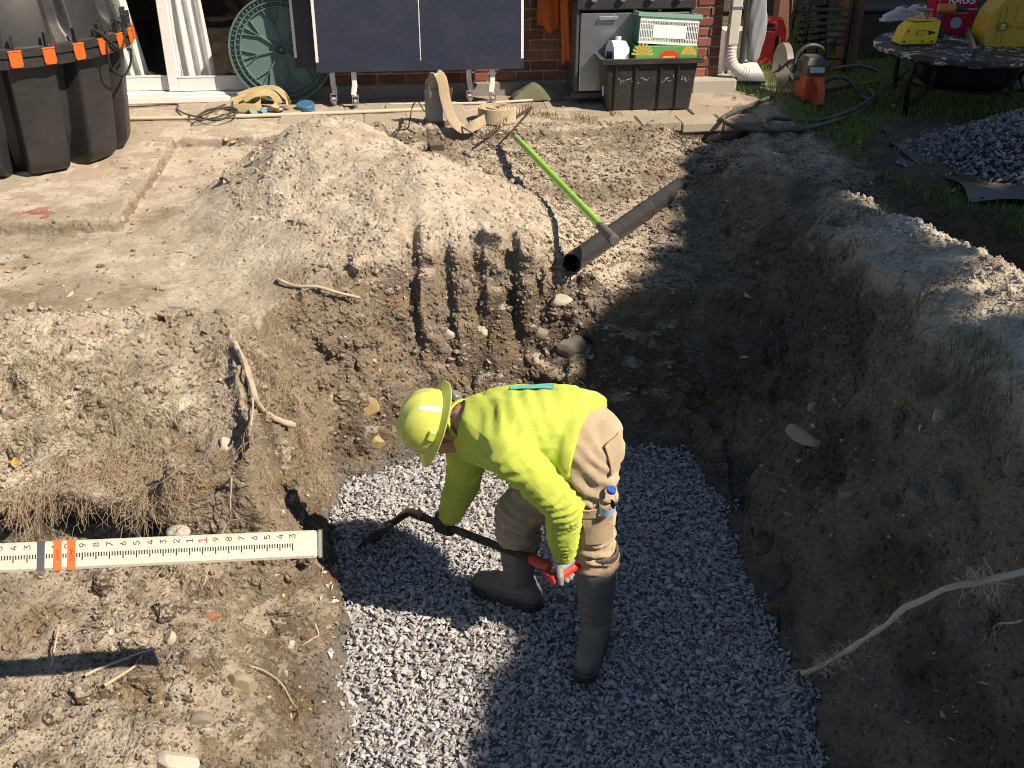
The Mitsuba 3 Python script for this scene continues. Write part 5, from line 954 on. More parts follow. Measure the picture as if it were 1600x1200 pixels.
# body: one continuous skin surface inside the clothes
sk = hul((hd(0, -.005, .03), .084), (hd(0, .03, .0), .074))+hul((hd(0, .03, 0), .075), (hd(0, .055, -.075), .045), (hd(0, .02, -.06), .055))+hul((hd(0, .088, .0), .013), (hd(0, .108, -.022), .014))+hul((hd(0, -.02, -.03), .062), (J['neck'], .06))
for s in (1, -1): sk += hul((hd(.083*s, -.01, .01), .014), (hd(.083*s, -.008, -.022), .011))+hul((hd(.03*s, .09, .035), .016), (hd(.01*s, .096, .036), .014))+sph(hd(.03*s, .055, -.02), .032)
sk += hul((J['neck'], .06), (J['chest'], .10))+hul((J['chest']+LAT*.06, .10), (J['chest']-LAT*.06, .10), (J['wai'], .10))+hul((J['wai'], .10), (J['pel'], .075))
for a, b, c, r in (('shL', 'elL', 'wrL', (.055, .042, .030)), ('shR', 'elR', 'wrR', (.055, .042, .030))): sk += hul((J['chest'], .08), (J[a], r[0]))+hul((J[a], r[0]), (J[b], r[1]))+hul((J[b], r[1]), (J[c], r[2]))
for a, b, c in (('hipL', 'kneL', 'ankL'), ('hipR', 'kneR', 'ankR')): sk += hul((J['pel'], .075), (J[a], .07))+hul((J[a], .07), (J[b], .055))+hul((J[b], .055), (J[c], .042))
part(man, 'body', finish(sk, .011, 8), 'matte', (.50, .27, .20), .04, smooth=True)
for s in (1, -1):
    part(man, 'eye', tri(sph(hd(.031*s, .098, .015), .0115, 16)), 'gloss', (.6, .58, .55), 0, smooth=True); part(man, 'eyebrow', tri(hul((hd(.018*s, .106, .038), .004), (hd(.046*s, .094, .040), .003))), 'matte', (.20, .10, .05), 0, smooth=True)
part(man, 'mouth', tri(hul((hd(.02, .090, -.062), .004), (hd(0, .097, -.062), .0055), (hd(-.02, .090, -.062), .004))), 'matte', (.42, .16, .13), 0, smooth=True)
hr = finish((hul((hd(0, -.012, .025), .091), (hd(0, -.03, -.02), .078))-hul((hd(0, .14, .02), .10), (hd(0, .14, -.12), .10)))-manifold3d.Manifold.cube((.6, .6, .6), True).translate((0, 0, .3+.05)).transform(HM4[:3].tolist()), .008, 4)
hr.vertices += .004*vn(hr.vertices*np.array([1, 1, .4]), .012, 4)[:, None]*unit([1, .2, .3]); part(man, 'hair', hr, 'matte', (.27, .14, .065), .02, smooth=True)
# shirt
shm = hul((J['pel']*.72+J['wai']*.28+LAT2*.06-DOR*.01, .146), (J['pel']*.72+J['wai']*.28-LAT2*.06, .144), (J['wai']+LAT*.07, .136), (J['wai']-LAT*.06, .132), (J['wai']-DOR*.03, .132))
shm += hul((J['wai']+LAT*.07, .140), (J['wai']-LAT*.06, .135), (J['wai']-DOR*.03, .135), (J['chest']+LAT*.085, .122), (J['chest']-LAT*.085, .122), (J['chest']+DOR*.02, .12))
hemc = J['pel']*.93+J['wai']*.07; hemn = unit(J['pel']-J['wai']+np.array([0, 0, .02])); shm = shm.trim_by_plane(tuple(-hemn), float(-hemn@hemc))
shm += hul((J['chest']+LAT*.085, .122), (J['chest']-LAT*.085, .122), (J['neck'], .070), (J['shL'], .078), (J['shR'], .078))
for a, b, c in (('shL', 'elL', 'wrL'), ('shR', 'elR', 'wrR')):
    cuff = J[c]*.93+J[b]*.07; shm += hul((J[a], .080), (J[b], .062))+hul((J[b], .064), (J[c]*.6+J[b]*.4, .056))+hul((J[c]*.6+J[b]*.4, .054), (cuff, .044))
shm -= hul((J['neck']+HU_*.03, .062), (hd(0, -.02, -.02), .064))
shr = finish(shm, .0105, 9)
def wrinkle(m, spots, amp=.004):
    """Cloth folds: soft rolls round the bends, slack folds elsewhere."""
    v = m.vertices; n = m.vertex_normals; d = amp*.7*vn(v*np.array([1, 1, 1.8]), .06, 3)+amp*1.0*(.35-np.abs(vn(v+.02*vn(v, .1, 8)[:, None], .055, 6)))+amp*.5*vn(v, .030, 5)
    for c, ax, r, wl, a in spots:
        q = v-c; t = q@unit(ax); w = np.exp(-(q**2).sum(1)/r**2); d += a*w*np.sin(t*2*PI/wl+3.5*vn(v, .07, 9))
    m.vertices = v+n*d[:, None]*1.25; return m
shr = wrinkle(shr, [(J['elL'], J['wrL']-J['shL'], .10, .030, .0060), (J['wrL']+[0, 0, .05], (0, 0, 1), .08, .022, .0055), (J['elR'], J['wrR']-J['shR'], .10, .034, .0055), (J['shL']-[0, 0, .05], (.5, .3, -.8), .12, .045, .0055), (J['wai']-DOR*.10, SPN, .16, .050, .0060), (J['wrR']+[0, 0, .05], (0, 0, 1), .07, .024, .004), (J['chest']+LAT*.1, (1, .2, .3), .14, .055, .0045)])
part(man, 'shirt', shr, 'cloth', (.45, .54, .085), .10, smooth=True)
part(man, 'neckband', xf(lathe([(.060, 0), (.068, 0), (.070, .012), (.068, .022), (.061, .022), (.060, 0)], 30), align(J['neck']+HU_*.012, hd(0, -.02, -.03))), 'cloth', (.41, .50, .075), .05, smooth=40)
g = patch_on(shr, J['chest']*.62+J['wai']*.38, SPN, DOR+LAT*.50, .045, .15, 7, 9, -.0015); part(man+'__shirt', 'back_print', sheet(ndimage.gaussian_filter(g, (.7, .7, 0), mode='nearest'), .0015), 'cloth', (.12, .42, .34), .05, smooth=30, label='small teal print across the back')
# trousers
pm = hul((J['pel']+LAT2*.055, .103), (J['pel']-LAT2*.055, .103), (J['pel']*.6+J['wai']*.4+LAT2*.05, .116), (J['pel']*.6+J['wai']*.4-LAT2*.05, .116))
btL, btR = J['ankL']*.18+J['kneL']*.82, J['ankR']*.18+J['kneR']*.82
btL = np.array([.300, 2.925, -.475]); btR = np.array([.024, 3.10, -.50])
for h_, k_, b_ in (('hipL', 'kneL', btL), ('hipR', 'kneR', btR)):
    pm += hul((J['pel'], .095), (J[h_]+[.0, 0, .0], .100), (J[h_]*.5+J[k_]*.5, .091))+hul((J[h_]*.5+J[k_]*.5, .091), (J[k_], .080))+hul((J[k_], .080), (b_, .082))
pt = wrinkle(finish(pm, .011, 8), [(J['kneL'], (0, 0, 1), .14, .045, .008), (btL+[0, 0, .03], (.2, 0, 1), .08, .030, .009), (J['kneR'], (.3, 0, 1), .14, .05, .008), (btR+[0, 0, .03], (0, .2, 1), .09, .032, .008), (J['hipL']-[0, 0, .1], (.7, 0, .7), .18, .05, .008), (J['hipR']-[0, 0, .15], (.7, 0, .7), .18, .06, .008), (J['kneL']+[0, 0, .12], (.3, .2, .9), .12, .04, .006)], .007)
trs = part(man, 'trousers', pt, 'cloth', (.415, .325, .222), .2, smooth=True)
oc = np.array([.12, -.95, .2]); tc_ = J['hipL']*.42+J['kneL']*.58; ug = unit(J['hipL']-J['kneL'])
g = patch_on(pt, tc_+np.array([.02, 0, -.01]), ug, oc, .13, .15); g = ndimage.gaussian_filter(g, (.8, .8, 0), mode='nearest'); part(trs, 'cargo_pocket', sheet(g, .006), 'cloth', (.405, .315, .212), .18, smooth=30)
g = patch_on(pt, J['hipL']+np.array([.0, .03, .035]), ug, np.array([.80, -.55, .1]), .085, .12, 7, 8, .002); part(trs, 'back_pocket', sheet(ndimage.gaussian_filter(g, (.8, .8, 0), mode='nearest'), .005), 'cloth', (.385, .30, .20), .2, smooth=30)
g = patch_on(pt, tc_+ug*.075+np.array([.0, 0, 0]), ug, oc, .12, .045, 7, 4); g = ndimage.gaussian_filter(g, (.8, .8, 0), mode='nearest')+unit(oc)*.006; part(trs, 'pocket_flap', sheet(g, .006), 'cloth', (.425, .335, .232), .16, smooth=30)
# water bottle in the pocket
wb = thing('water_bottle', 'small clear water bottle with blue cap stuck in the trouser pocket', 'bottle'); bo = surf(pt, tc_+ug*.03, np.array([.45, -.87, .15]), .006); bM = align(bo, bo+ug*.1+np.array([.02, -.005, 0]))
part(wb, 'bottle', xf(lathe([(0, 0), (.026, 0), (.027, .01), (.027, .06), (.022, .085), (.014, .10), (.0135, .108), (0, .108)], 20), bM), 'm_clear', smooth=30)
part(wb, 'cap', xf(cyl((0, 0, .1082), (0, 0, .124), .0155, 16, c=.002), bM), 'plastic', (.03, .09, .42), .02); part(wb, 'label', xf(lathe([(.0273, .015), (.0278, .015), (.0278, .05), (.0273, .05), (.0273, .015)], 20), bM), 'plastic', (.35, .45, .6), .05)
# rubber boots
def boot(top, ank, dirv, sole_z, lab):
    d = unit(np.array([dirv[0], dirv[1], 0])); z = lambda p, h: np.array([p[0], p[1], sole_z+h]); heel, toe, ball = ank-d*.055, ank+d*.185, ank+d*.115
    M = hul((top, .076), (ank*.5+top*.5, .066))+hul((ank*.5+top*.5, .066), (z(ank, .115), .056))+hul((z(ank, .115), .056), (z(heel, .052), .043), (z(ank+d*.05, .07), .050))+hul((z(heel, .05), .042), (z(ank+d*.06, .062), .048), (z(ball, .050), .048), (z(toe-d*.02, .042), .038))
    m = finish(M, .010, 6); t_ = m.vertices; t_[:, 2] = np.maximum(t_[:, 2], sole_z+.010); m = wrinkle(m, [(z(ank, .14), (0, 0, 1), .07, .035, .0045)], .002); k = part(man, 'boot', m, 'rubber', (.135, .135, .13), .45, smooth=True, label=lab)
    so = sg.LineString([heel[:2]-d[:2]*.0, ball[:2], (toe-d*.02)[:2]]).buffer(.046); part(k, 'sole', prism(so, .026).apply_translation([0, 0, sole_z-.004]), 'rubber', (.03, .03, .03), .6)
    part(k, 'top_band', xf(lathe([(.070, 0), (.080, 0), (.080, .022), (.070, .022), (.070, 0)], 28), align(top+[0, 0, .055], top+[0, 0, .1])), 'rubber', (.05, .05, .05), .4, smooth=40)
boot(btL+[0, 0, -.03], J['ankL'], (-.28, -.96), -.872, 'near boot, pointing at the viewer'); boot(btR+[0, 0, -.03], J['ankR'], (-.9, .43), -.872, 'far boot seen from its side')
# gloved hands closed on the shovel
cL, cR = np.array([.186, 2.842, -.470]), np.array([-.262, 3.308, -.612]); SH = unit(cR-cL); XB = unit(np.cross(SH, [0, 0, 1])*-1); XB = XB if XB[1] < 0 else -XB
def hand(wrist, c, s, side, lab, col, rad=.017):
    e1 = wrist-c; e1 = unit(e1-s*(e1@s)); e2 = np.cross(s, e1)*side; q = lambda off, ph, rr: c+s*off+rr*(math.cos(ph)*e1+math.sin(ph)*e2); R_ = rad+.0105; M = hul((wrist, .033), (q(.02, .15, R_+.018), .020), (q(-.025, .15, R_+.018), .020))
    M += hul((q(.032, .45, R_+.006), .0125), (q(-.034, .45, R_+.006), .0125), (q(.026, -.35, R_+.010), .015), (q(-.026, -.25, R_+.010), .015), (q(0, .1, R_+.02), .02))
    for i, (off, rr, reach) in enumerate(((.033, .0100, 3.5), (.0115, .0106, 3.8), (-.0105, .0102, 3.65), (-.031, .0088, 3.2))):
        a = [.45, 1.25, 2.25, reach]; 
        for u_, v_ in zip(a[:-1], a[1:]): M += hul((q(off, u_, R_), rr), (q(off, v_, R_-.001), rr*.93))
    M += hul((q(.034, -.3, R_+.008), .0135), (q(.050, -1.0, R_+.004), .0118))+hul((q(.050, -1.0, R_+.004), .0118), (q(.050, -1.9, R_), .0100)); m = finish(M, .0042, 4, .4); part(man, 'glove', m, 'rubber', col, .2, smooth=True, label=lab)
    part(man, 'glove_cuff', xf(lathe([(.026, 0), (.040, 0), (.043, .035), (.030, .035), (.026, 0)], 22), align(wrist, wrist+(wrist-c))), 'cloth', col, .15, smooth=40)
hand(J['wrL'], cL, XB, 1, 'grey glove on the red grip', (.24, .24, .235)); hand(J['wrR'], cR, SH, -1, 'dark glove around the shaft', (.028, .032, .030))
# shovel
sv = thing('shovel', 'steel shovel with dark shaft and red D grip held by the worker', 'shovel'); sE = cR+SH*.20
part(sv, 'shaft', cyl(cL+SH*.135, sE, .0155, 16), 'matte', (.045, .036, .030), .3)
part(sv, 'grip_stem', tube([cL+SH*.045, cL+SH*.10, cL+SH*.1349, cL+SH*.17], [.014, .019, .021, .018], 14), 'plastic', (.52, .035, .03), .12, smooth=True)
for s in (1, -1): part(sv, 'grip_arm', tube(smooth_path([cL+SH*.07, cL+SH*.045+XB*.045*s, cL+XB*.060*s], 5), .0125, 10), 'plastic', (.52, .035, .03), .12, smooth=True)
part(sv, 'grip_bar', cyl(cL-XB*.070, cL+XB*.070, .0165, 16, c=.004), 'plastic', (.55, .035, .03), .1)
tipP = np.array([-.60, 3.60, -.885]); sock = smooth_path([sE-SH*.05, sE+SH*.03, sE+SH*.07+np.array([0, 0, -.02]), sE*.5+tipP*.5+np.array([.0, .0, .02])], 8); part(sv, 'socket', tube(sock, np.linspace(.0185, .016, len(sock)), 12), 'metal', (.22, .20, .18), .4, smooth=True)
fdir = unit(tipP-(sE+SH*.07)); wd = unit(np.cross(fdir, [0, 0, 1])); nrm = np.cross(wd, fdir); B0 = sE*.62+tipP*.38; g = np.zeros((13, 12, 3))
for i, a in enumerate(np.linspace(-1, 1, 13)):
    for j, t in enumerate(np.linspace(0, 1, 12)): w = .112*(1 if t < .55 else math.sqrt(max(1-((t-.55)/.47)**2, 0))); g[i, j] = B0+fdir*(t*.27)+wd*a*w+nrm*(.035*a*a+.02*(1-t)**2*(1-abs(a)))
part(sv, 'blade', sheet(g, .003), 'metal', (.24, .22, .20), .55, smooth=30)
# hard hat with full brim
ht = thing('hard_hat', 'scuffed neon yellow full brim hard hat with white reflective stripes on the worker\'s head', 'hard hat'); HTM = HM4@M4((0, .0, .046), rx=.04, s=.87); hy = (.54, .60, .11)
def dome(a, t, r0=1.0):
    """a around (0 = forehead), t from 0 at the brim to 1 at the crown."""
    x, y = .112*np.sin(a), .134*np.cos(a); c = np.cos(t*PI/2)**.80; z = .125*np.sin(t*PI/2)**.92; rdg = .007*np.exp(-(x*c/.016)**2)*np.sin(t*PI/2)**.6+.004*(np.exp(-((np.abs(x)*c-.055)/.012)**2))*np.sin(t*PI/2)
    return np.stack([x*c*r0, y*c*r0, (z+rdg)*r0], -1)
A2, T2 = np.meshgrid(np.linspace(0, 2*PI, 73), np.linspace(0, .985, 26), indexing='ij'); 
part(ht, 'crown', xf(sheet(np.transpose(dome(A2, T2), (1, 0, 2)), .003), HTM), 'gloss', hy, .10, smooth=True)
def brimp(a, s): r = 1.0+.0*a; x, y = (.112+.042*s)*np.sin(a), (.134+(.040+.018*np.clip(np.cos(a), 0, 1)**2)*s)*np.cos(a); return np.stack([x, y, -.012*s-.010*s*np.abs(np.cos(a))**2+.0*a], -1)
A3, S3 = np.meshgrid(np.linspace(0, 2*PI, 73), np.linspace(.0, 1, 8), indexing='ij'); part(ht, 'brim', xf(sheet(brimp(A3, S3), .004), HTM), 'gloss', hy, .35, smooth=True)
for a0, t0, da, dt in ((.62, .28, .09, .30), (2.45, .28, .085, .34), (-.62, .28, .09, .30), (-2.45, .28, .085, .34), (1.57, .12, .05, .10)):
    a_, t_ = np.meshgrid(np.linspace(a0-da, a0+da, 8), np.linspace(t0-dt/2, t0+dt/2, 8), indexing='ij'); part(ht, 'reflective_stripe', xf(sheet(dome(a_, t_, 1.018), .0012), HTM), 'plastic', (.62, .63, .64) if a0 != 1.57 else (.25, .50, .10), .08, smooth=True)
for s in (1, -1): part(ht, 'slot_clip', xf(box(-.012, .012, -.022, .022, -.006, .022, .004), HTM@M4((.113*s, -.01, .012), rz=0)), 'plastic', hy, .1)
part(ht, 'headband', xf(sheet(np.stack([np.stack([.098*np.sin(np.linspace(0, 2*PI, 49)), .118*np.cos(np.linspace(0, 2*PI, 49)), np.full(49, z)], -1) for z in (-.035, -.02, -.004)]), .004), HTM), 'rubber', (.035, .035, .037), .1, smooth=True)
part(ht, 'nape_strap', xf(tube(smooth_path([(.085, -.07, -.02), (.055, -.108, -.05), (0, -.122, -.055), (-.055, -.108, -.05), (-.085, -.07, -.02)], 6), .009, 8), HTM), 'rubber', (.035, .035, .037), .1, smooth=True)
part(ht, 'ratchet_knob', xf(cyl((0, -.125, -.052), (0, -.150, -.056), .024, 20, c=.004), HTM), 'plastic', (.16, .165, .17), .1)
# ------------------------------------------------------------------ roots, sticks, stones and leaves
rr9 = np.random.default_rng(91)
def gh(pts, lift=.012): return np.array([ground_hit(X, Y, lift) for X, Y in pts])
def towards(P, d): v = np.array([0, 0, EYE])-P; return P+v/np.linalg.norm(v, axis=-1, keepdims=True)*d
BARK = (.44, .37, .28)
def wob(P, a, seed): return P+a*np.stack([vn(P, .05, seed), vn(P, .05, seed+1), vn(P, .05, seed+2)], 1)
def rootlets(P, n, L, seed, r=.0016, down=.5):
    g = np.random.default_rng(seed); out = []
    for _ in range(n):
        p = P[g.integers(len(P))]; d = g.normal(size=3); d[2] -= down; d = unit(d); q = [p]
        for k in range(4): d = unit(d+.55*g.normal(size=3)+[0, 0, -.15*down]); q.append(q[-1]+d*L/4*g.uniform(.6, 1.3))
        out.append(tube(np.array(q), np.linspace(r, r*.4, 5), 4, cap=False))
        if g.random() < .6:
            d2 = unit(d+g.normal(size=3)); out.append(tube(np.array([q[2], q[2]+d2*L*.2, q[2]+d2*L*.35+[0, 0, -.01]]), np.linspace(r*.7, r*.3, 3), 4, cap=False))
    return cat(*out)
# long root jutting out over the pit
key = thing('root', 'long pale root jutting from the right bank out over the pit', 'root')
ends = [(1900, 815, 2.14), (1760, 850, 2.06), (1600, 893, 2.0), (1520, 910, 1.99), (1440, 938, 2.0), (1380, 975, 2.03), (1330, 1012, 2.07), (1290, 1038, 2.10), (1252, 1052, 2.13)]
P = np.array([at(X, Y, y=y) for X, Y, y in ends]); P = wob(smooth_path(P, 9), .009, 5)
part(key, 'stem', tube(P, np.linspace(.0098, .0052, len(P))*(1+.28*vn(P, .03, 4)+.15*vn(P, .012, 6)), 9), 'matte', BARK, .2, smooth=True)
part(key, 'rootlets', cat(rootlets(P[22:29], 22, .07, 1), rootlets(P[56:70], 40, .05, 2), rootlets(P[20:70], 20, .035, 3), rootlets(P[25:28], 22, .05, 14, down=-.6)), 'matte', (.40, .33, .23), .1, smooth=False, kind='stuff')
Q = wob(smooth_path(np.array([at(X, Y, y=y) for X, Y, y in ((1254, 1046, 2.13), (1240, 1050, 2.14), (1236, 1075, 2.14), (1230, 1105, 2.14))]), 6), .004, 7)
part(key, 'hanging_tip', cat(tube(Q, np.linspace(.0022, .0012, len(Q)), 5), rootlets(Q[8:], 16, .035, 6)), 'matte', (.38, .31, .22), .1, smooth=False)
def root(lab, pts, r0, r1, lift=.015, out=.03, n_let=10, L=.06, seed=1, wb_=.006, ends_in=True):
    k = thing('root', lab, 'root'); P = towards(gh(pts, 0), out); P = wob(smooth_path(P, 6), wb_, seed)
    if ends_in: P[0] = P[0]+(P[0]-np.array([0, 0, EYE]))*.05
    part(k, 'stem', tube(P, np.linspace(r0, r1, len(P))*(1+.15*vn(P, .03, seed)), 8), 'matte', BARK, .3, smooth=True)
    if n_let: part(k, 'rootlets', rootlets(P, n_let, L, seed), 'matte', (.36, .29, .20), .2, smooth=False, kind='stuff')
root('thick bent root hanging from the hole in the left bank, its cut end pale', [(368, 535), (380, 562), (392, 600), (402, 630), (425, 652), (458, 664)], .012, .0135, out=.06, n_let=16, seed=3)
root('thinner root hanging beside the thick bent one in the left bank', [(372, 540), (384, 580), (394, 620), (392, 665)], .006, .004, out=.07, n_let=10, seed=4)
root('root lying level on the far left wall below the edge of the sand', [(430, 436), (462, 447), (500, 450), (540, 460), (560, 464)], .0085, .006, out=.03, n_let=8, seed=5)
root('hair-thin white root hanging straight down behind the levelling rod', [(362, 742), (360, 780), (358, 810), (348, 830), (328, 880), (318, 915)], .0028, .0018, out=.06, n_let=3, seed=6, wb_=.003)
root('short forked root poking from the right wall at the photo edge', [(1600, 968), (1585, 972), (1562, 976), (1552, 982)], .004, .0018, out=.05, n_let=10, L=.05, seed=7)
root('fine root curling over the lower left bank beside the gravel', [(490, 965), (498, 990), (484, 1000), (472, 1008)], .0035, .002, out=.015, n_let=3, seed=8)
root('thin root crawling down the lower left bank to the photo foot', [(385, 1040), (410, 1050), (440, 1068), (455, 1095), (475, 1120)], .0028, .0018, out=.012, n_let=4, seed=9)
def stick(lab, pts, r, out=.015):
    P = towards(gh(pts, 0), out); P = smooth_path(P, 4); solo('stick', lab, 'stick', tube(wob(P, .003, 3), np.linspace(r, r*.5, len(P)), 6), 'matte', (.46, .38, .27), .15, smooth=True)
stick('dry stick lying on the lower left bank, the upper of two', [(132, 1056), (170, 1040), (215, 1022), (245, 1012)], .0052); stick('dry forked stick lying just below its longer twin', [(163, 1072), (190, 1055), (212, 1040), (222, 1024)], .006)
stick('short upright stick standing in the shadow of the levelling rod', [(80, 1040), (86, 1012), (92, 978)], .0048, .04)
# matted fine roots under the turf
def hairs(spots, n, L, seed, r=.0011, spread=.05, out=(.005, .05)):
    g = np.random.default_rng(seed); o = []
    for X, Y, w in spots:
        c = ground_hit(X, Y)
        for _ in range(int(n*w)):
            x, y = c[:2]+g.normal(size=2)*spread; p = towards(np.array([x, y, float(ground_drop(x, y))]), g.uniform(*out)); d = unit(np.array([g.normal()*.6, -.5-.4*g.random(), -.5+.5*g.normal()])); q = [p]
            for k in range(4): d = unit(d+.45*g.normal(size=3)+[0, -.05, -.30]); q.append(q[-1]+d*L/4*g.uniform(.5, 1.4))
            o.append(tube(np.array(q), np.linspace(r, r*.5, 5), 3, cap=False))
    return cat(*o)
m = cat(hairs([(130, 745, 1.3), (190, 740, 1.4), (235, 760, 1.4), (70, 760, 1), (30, 770, .8), (260, 720, 1.1), (165, 715, 1), (215, 700, .9), (280, 770, .8), (100, 720, .8)], 125, .15, 11), hairs([(345, 545, 1.2), (330, 580, 1.2), (400, 550, 1), (430, 560, 1), (455, 600, .9), (470, 640, 1), (480, 690, 1.4), (490, 715, 1.2), (350, 620, .8), (420, 480, .7), (440, 510, .8), (385, 690, .6)], 60, .10, 12, spread=.035), hairs([(250, 960, 1), (330, 940, 1), (390, 950, .8), (210, 900, .9), (120, 910, .9), (300, 1010, .8), (420, 1010, .5), (60, 950, .7), (1500, 860, .6), (1560, 900, .6), (1530, 700, .7), (1580, 760, .6)], 32, .08, 13, spread=.07, out=(.002, .012)))
scene['fine_roots'] = mikit.ply(m, 'm_matte', smooth=True, uv=np.tile([(paint((.40, .315, .22))+.5)/512, .15], (len(m.vertices), 1))); labels['fine_roots'] = {'label': 'matted hair-fine roots hanging out of the cut banks', 'category': 'roots', 'kind': 'stuff'}
# stones stuck in the dirt
def rock(lab, X, Y, w, h, d, col, rz=0., rx=0., sink=.55, seed=0):
    g = np.random.default_rng(500+seed); b = trimesh.creation.icosphere(subdivisions=3); v = b.vertices
    for _ in range(9): n_ = unit(g.normal(size=3)); o = g.uniform(.55, .9); v = v-np.maximum(v@n_-o, 0)[:, None]*n_
    v = v*(1+.05*vn(v, .5, seed)[:, None])*np.array([w, d, h])/2; c = ground_hit(X, Y); c = c-(np.array([0, 0, EYE])-c)/np.linalg.norm(np.array([0, 0, EYE])-c)*d*sink*.5
    solo('stone', lab, 'stone', trimesh.Trimesh(v, b.faces, process=False).apply_transform(M4(c, rz=rz, rx=rx)), 'matte', col, .45, smooth=12)
pale, tan_, gry = (.50, .47, .40), (.40, .31, .20), (.30, .285, .26)
rock('pale blocky stone set in the left wall, right of the hanging white root', 356, 702, .075, .12, .06, (.46, .42, .33), rx=.1, seed=1)
rock('white crescent stone low in the far wall, left of the worker\'s back', 700, 522, .13, .06, .06, (.48, .45, .38), seed=2)
rock('cream lump of stone in the far wall, right of the white crescent stone', 750, 520, .09, .09, .06, (.50, .45, .34), seed=3)
rock('flat pale angular stone under the drain pipe mouth', 878, 470, .12, .07, .08, (.46, .43, .35), rz=.3, seed=4)
rock('dark wet cobble at the shade line on the far wall', 892, 540, .15, .12, .10, (.17, .155, .13), seed=5)
rock('brown cobble sticking out left of the dark wet one', 845, 520, .10, .08, .08, (.20, .17, .13), seed=6)
rock('long tan slab sticking out of the shaded right wall', 1255, 680, .20, .05, .10, (.42, .33, .22), rz=-.9, rx=.3, sink=.1, seed=7)
rock('rounded pale stone above the tan slab in the right wall', 1272, 637, .06, .06, .05, (.34, .31, .26), seed=8)
rock('pale egg-shaped stone at the foot of the photo, lower left', 274, 1193, .105, .07, .06, (.50, .46, .38), sink=.2, seed=9)
rock('grey wedge stone above the levelling rod', 279, 832, .085, .055, .06, (.44, .42, .37), sink=.3, seed=10)
rock('tan upright stone at the end of the rod\'s shadow', 267, 1000, .045, .085, .04, (.44, .37, .26), seed=11)
rock('dark rounded stone at the lower left foot of the bank', 312, 1128, .085, .07, .06, (.20, .175, .15), seed=12)
rock('small brick red stone lying on the lower left bank', 328, 963, .075, .03, .05, (.30, .13, .08), sink=.3, seed=13)
rock('greenish buff stone half buried right of the dark rounded one', 375, 1070, .10, .09, .06, (.27, .235, .16), seed=14)
rock('yellowish crumbling stone low in the left wall', 575, 640, .12, .14, .05, (.36, .27, .13), seed=15)
rock('second yellowish stone just above the gravel edge', 588, 690, .11, .07, .05, (.36, .28, .14), seed=16)
rock('rounded stone in the middle of the shaded right wall', 1320, 780, .08, .09, .06, (.24, .215, .18), seed=17)
rock('pale stone high in the shaded right wall under the grass tuft', 1470, 650, .07, .06, .05, (.36, .33, .27), seed=18)
# pebbles: many small stones in the cut faces
w2 = fa*(vis[:, 2] < -.02)*(vis[:, 2] > FLOOR+.08)*(vis[:, 0] < 2.2); pk = rr9.choice(len(fa), 2600, p=w2/w2.sum()); ps = np.minimum(.005+.005*rr9.exponential(1, len(pk)), .026)
m, c = stones(rr9, vis[pk]+GROUND.face_normals[pk]*ps[:, None]*.15, ps, np.array([.36, .32, .25])*rr9.uniform(.5, 1.35, (len(pk), 1)), KINDS)
scene['pebbles'] = mikit.ply(m, 'm_vc', smooth=False, color=c); labels['pebbles'] = {'label': 'small pebbles sticking out of the dug faces', 'category': 'pebbles', 'kind': 'stuff'}
sp_ = np.vstack([ground_hit(X, Y)+np.column_stack([rr9.normal(size=(n, 2))*s, np.zeros(n)]) for X, Y, n, s in ((1425, 350, 60, .07), (1400, 352, 30, .05), (1460, 362, 25, .06), (560, 800, 30, .06), (515, 790, 16, .05), (500, 905, 18, .05), (575, 1130, 60, .05), (560, 1050, 40, .04))]); sp_[:, 2] = ground_drop(sp_[:, 0], sp_[:, 1])+.006
m, c = stones(rr9, sp_, np.clip(rr9.lognormal(math.log(.0115), .35, len(sp_)), .005, .024), grey(rr9, len(sp_), .35, .68), KINDS)
scene['spilled_gravel'] = mikit.ply(m, 'm_vc', smooth=False, color=c); labels['spilled_gravel'] = {'label': 'stray grey stones spilled on the bank crest and pit edge', 'category': 'gravel', 'kind': 'stuff'}
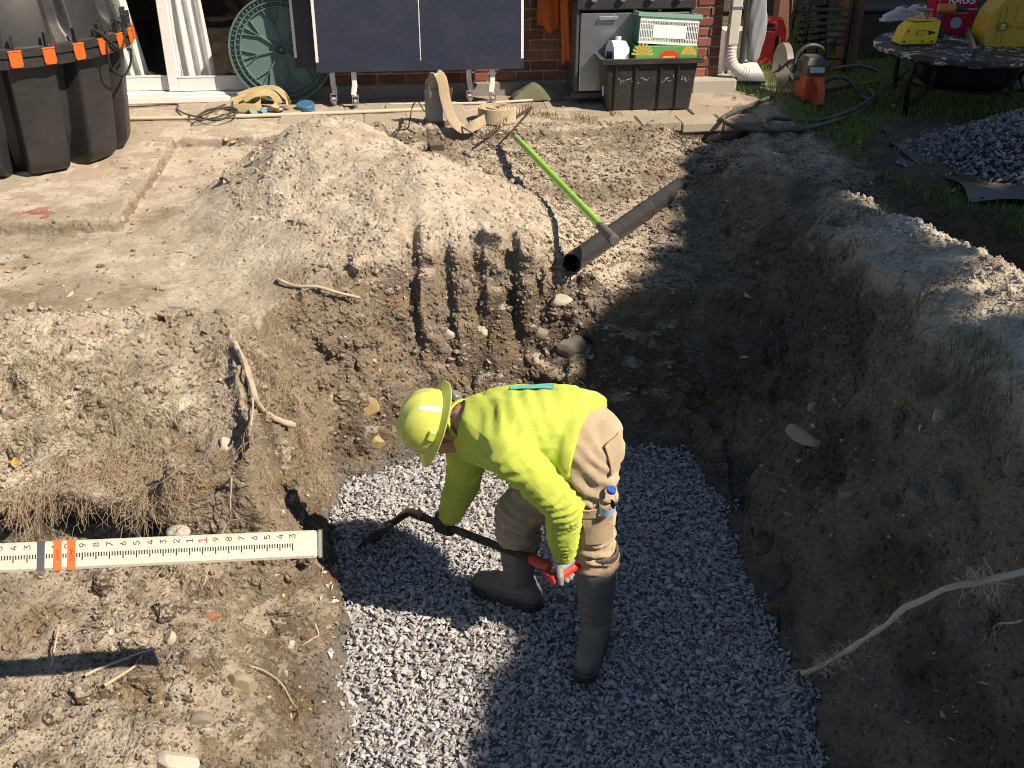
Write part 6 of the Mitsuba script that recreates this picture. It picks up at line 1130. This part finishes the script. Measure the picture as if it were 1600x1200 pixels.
# fallen leaves
def leaf_mesh(c, s, yaw, g):
    q = np.array([(-1, 0, 0), (-.45, -.5, .12), (.1, -.62, .22), (.55, -.3, .10), (1, 0, .02), (.55, .3, .16), (.1, .62, .26), (-.45, .5, .10), (0, 0, -.02)])*s; q[:, 2] += .15*s*g.normal(size=9)*.6
    f = np.array([(8, i, (i+1) % 8) for i in range(8)]); return trimesh.Trimesh(q, f, process=False).apply_transform(M4(c, rz=yaw, rx=.3*g.normal(), ry=.3*g.normal()))
def leaf(lab, X, Y, s, col, lift=.012): solo('fallen_leaf', lab, 'leaf', leaf_mesh(towards(ground_hit(X, Y), lift), s, rr9.uniform(0, 6), rr9), 'matte', col, .05, smooth=False)
leaf('orange brown leaf caught in the roots at the left photo edge', 24, 722, .026, (.50, .28, .06), .03); leaf('pale leaf on the trodden sand, by the left photo edge', 12, 424, .022, (.45, .30, .20)); leaf('bluish scrap of leaf on the sand near the left edge', 15, 400, .022, (.35, .37, .42))
leaf('dry leaf at the back corner where the pavers were lifted', 355, 218, .032, (.36, .27, .17), .01); leaf('second dry leaf beside the corner of the lifted pavers', 366, 222, .03, (.38, .29, .19), .01); leaf('pale leaf lying on the sand right of the mound', 825, 355, .03, (.52, .46, .34), .015)
leaf('yellowish leaf on the dark yard beside the stone heap', 1487, 298, .035, (.40, .27, .10)); leaf('brown leaf on the berm near the coiled hose', 1268, 245, .03, (.30, .22, .13))
lb = rr9.uniform([-2.4, 4.1], [4.5, 11.5], (300, 2)); lz_ = np.where((lb[:, 0] < GX[-1]) & (lb[:, 1] < GY[-1]), ground_drop(lb[:, 0], lb[:, 1]), 0)+.008; keepl = (lb[:, 1] > 7.0) | ((lb[:, 0] < -1.6) & (rr9.random(len(lb)) < .4)) | (lb[:, 0] > 2.0)
ml, cl_ = [], []
for (x, y), z in zip(lb[keepl], lz_[keepl]):
    m_ = leaf_mesh((x, y, z), rr9.uniform(.010, .030), rr9.uniform(0, 6), rr9); ml.append(m_); cl_.append(np.tile(np.array([.34, .24, .12])*rr9.uniform(.5, 1.4), (9, 1)))
scene['leaf_litter'] = mikit.ply(cat(*ml), 'm_vc', smooth=False, color=np.vstack(cl_)); labels['leaf_litter'] = {'label': 'small dry leaves scattered over yard and paving', 'category': 'leaves', 'kind': 'stuff'}
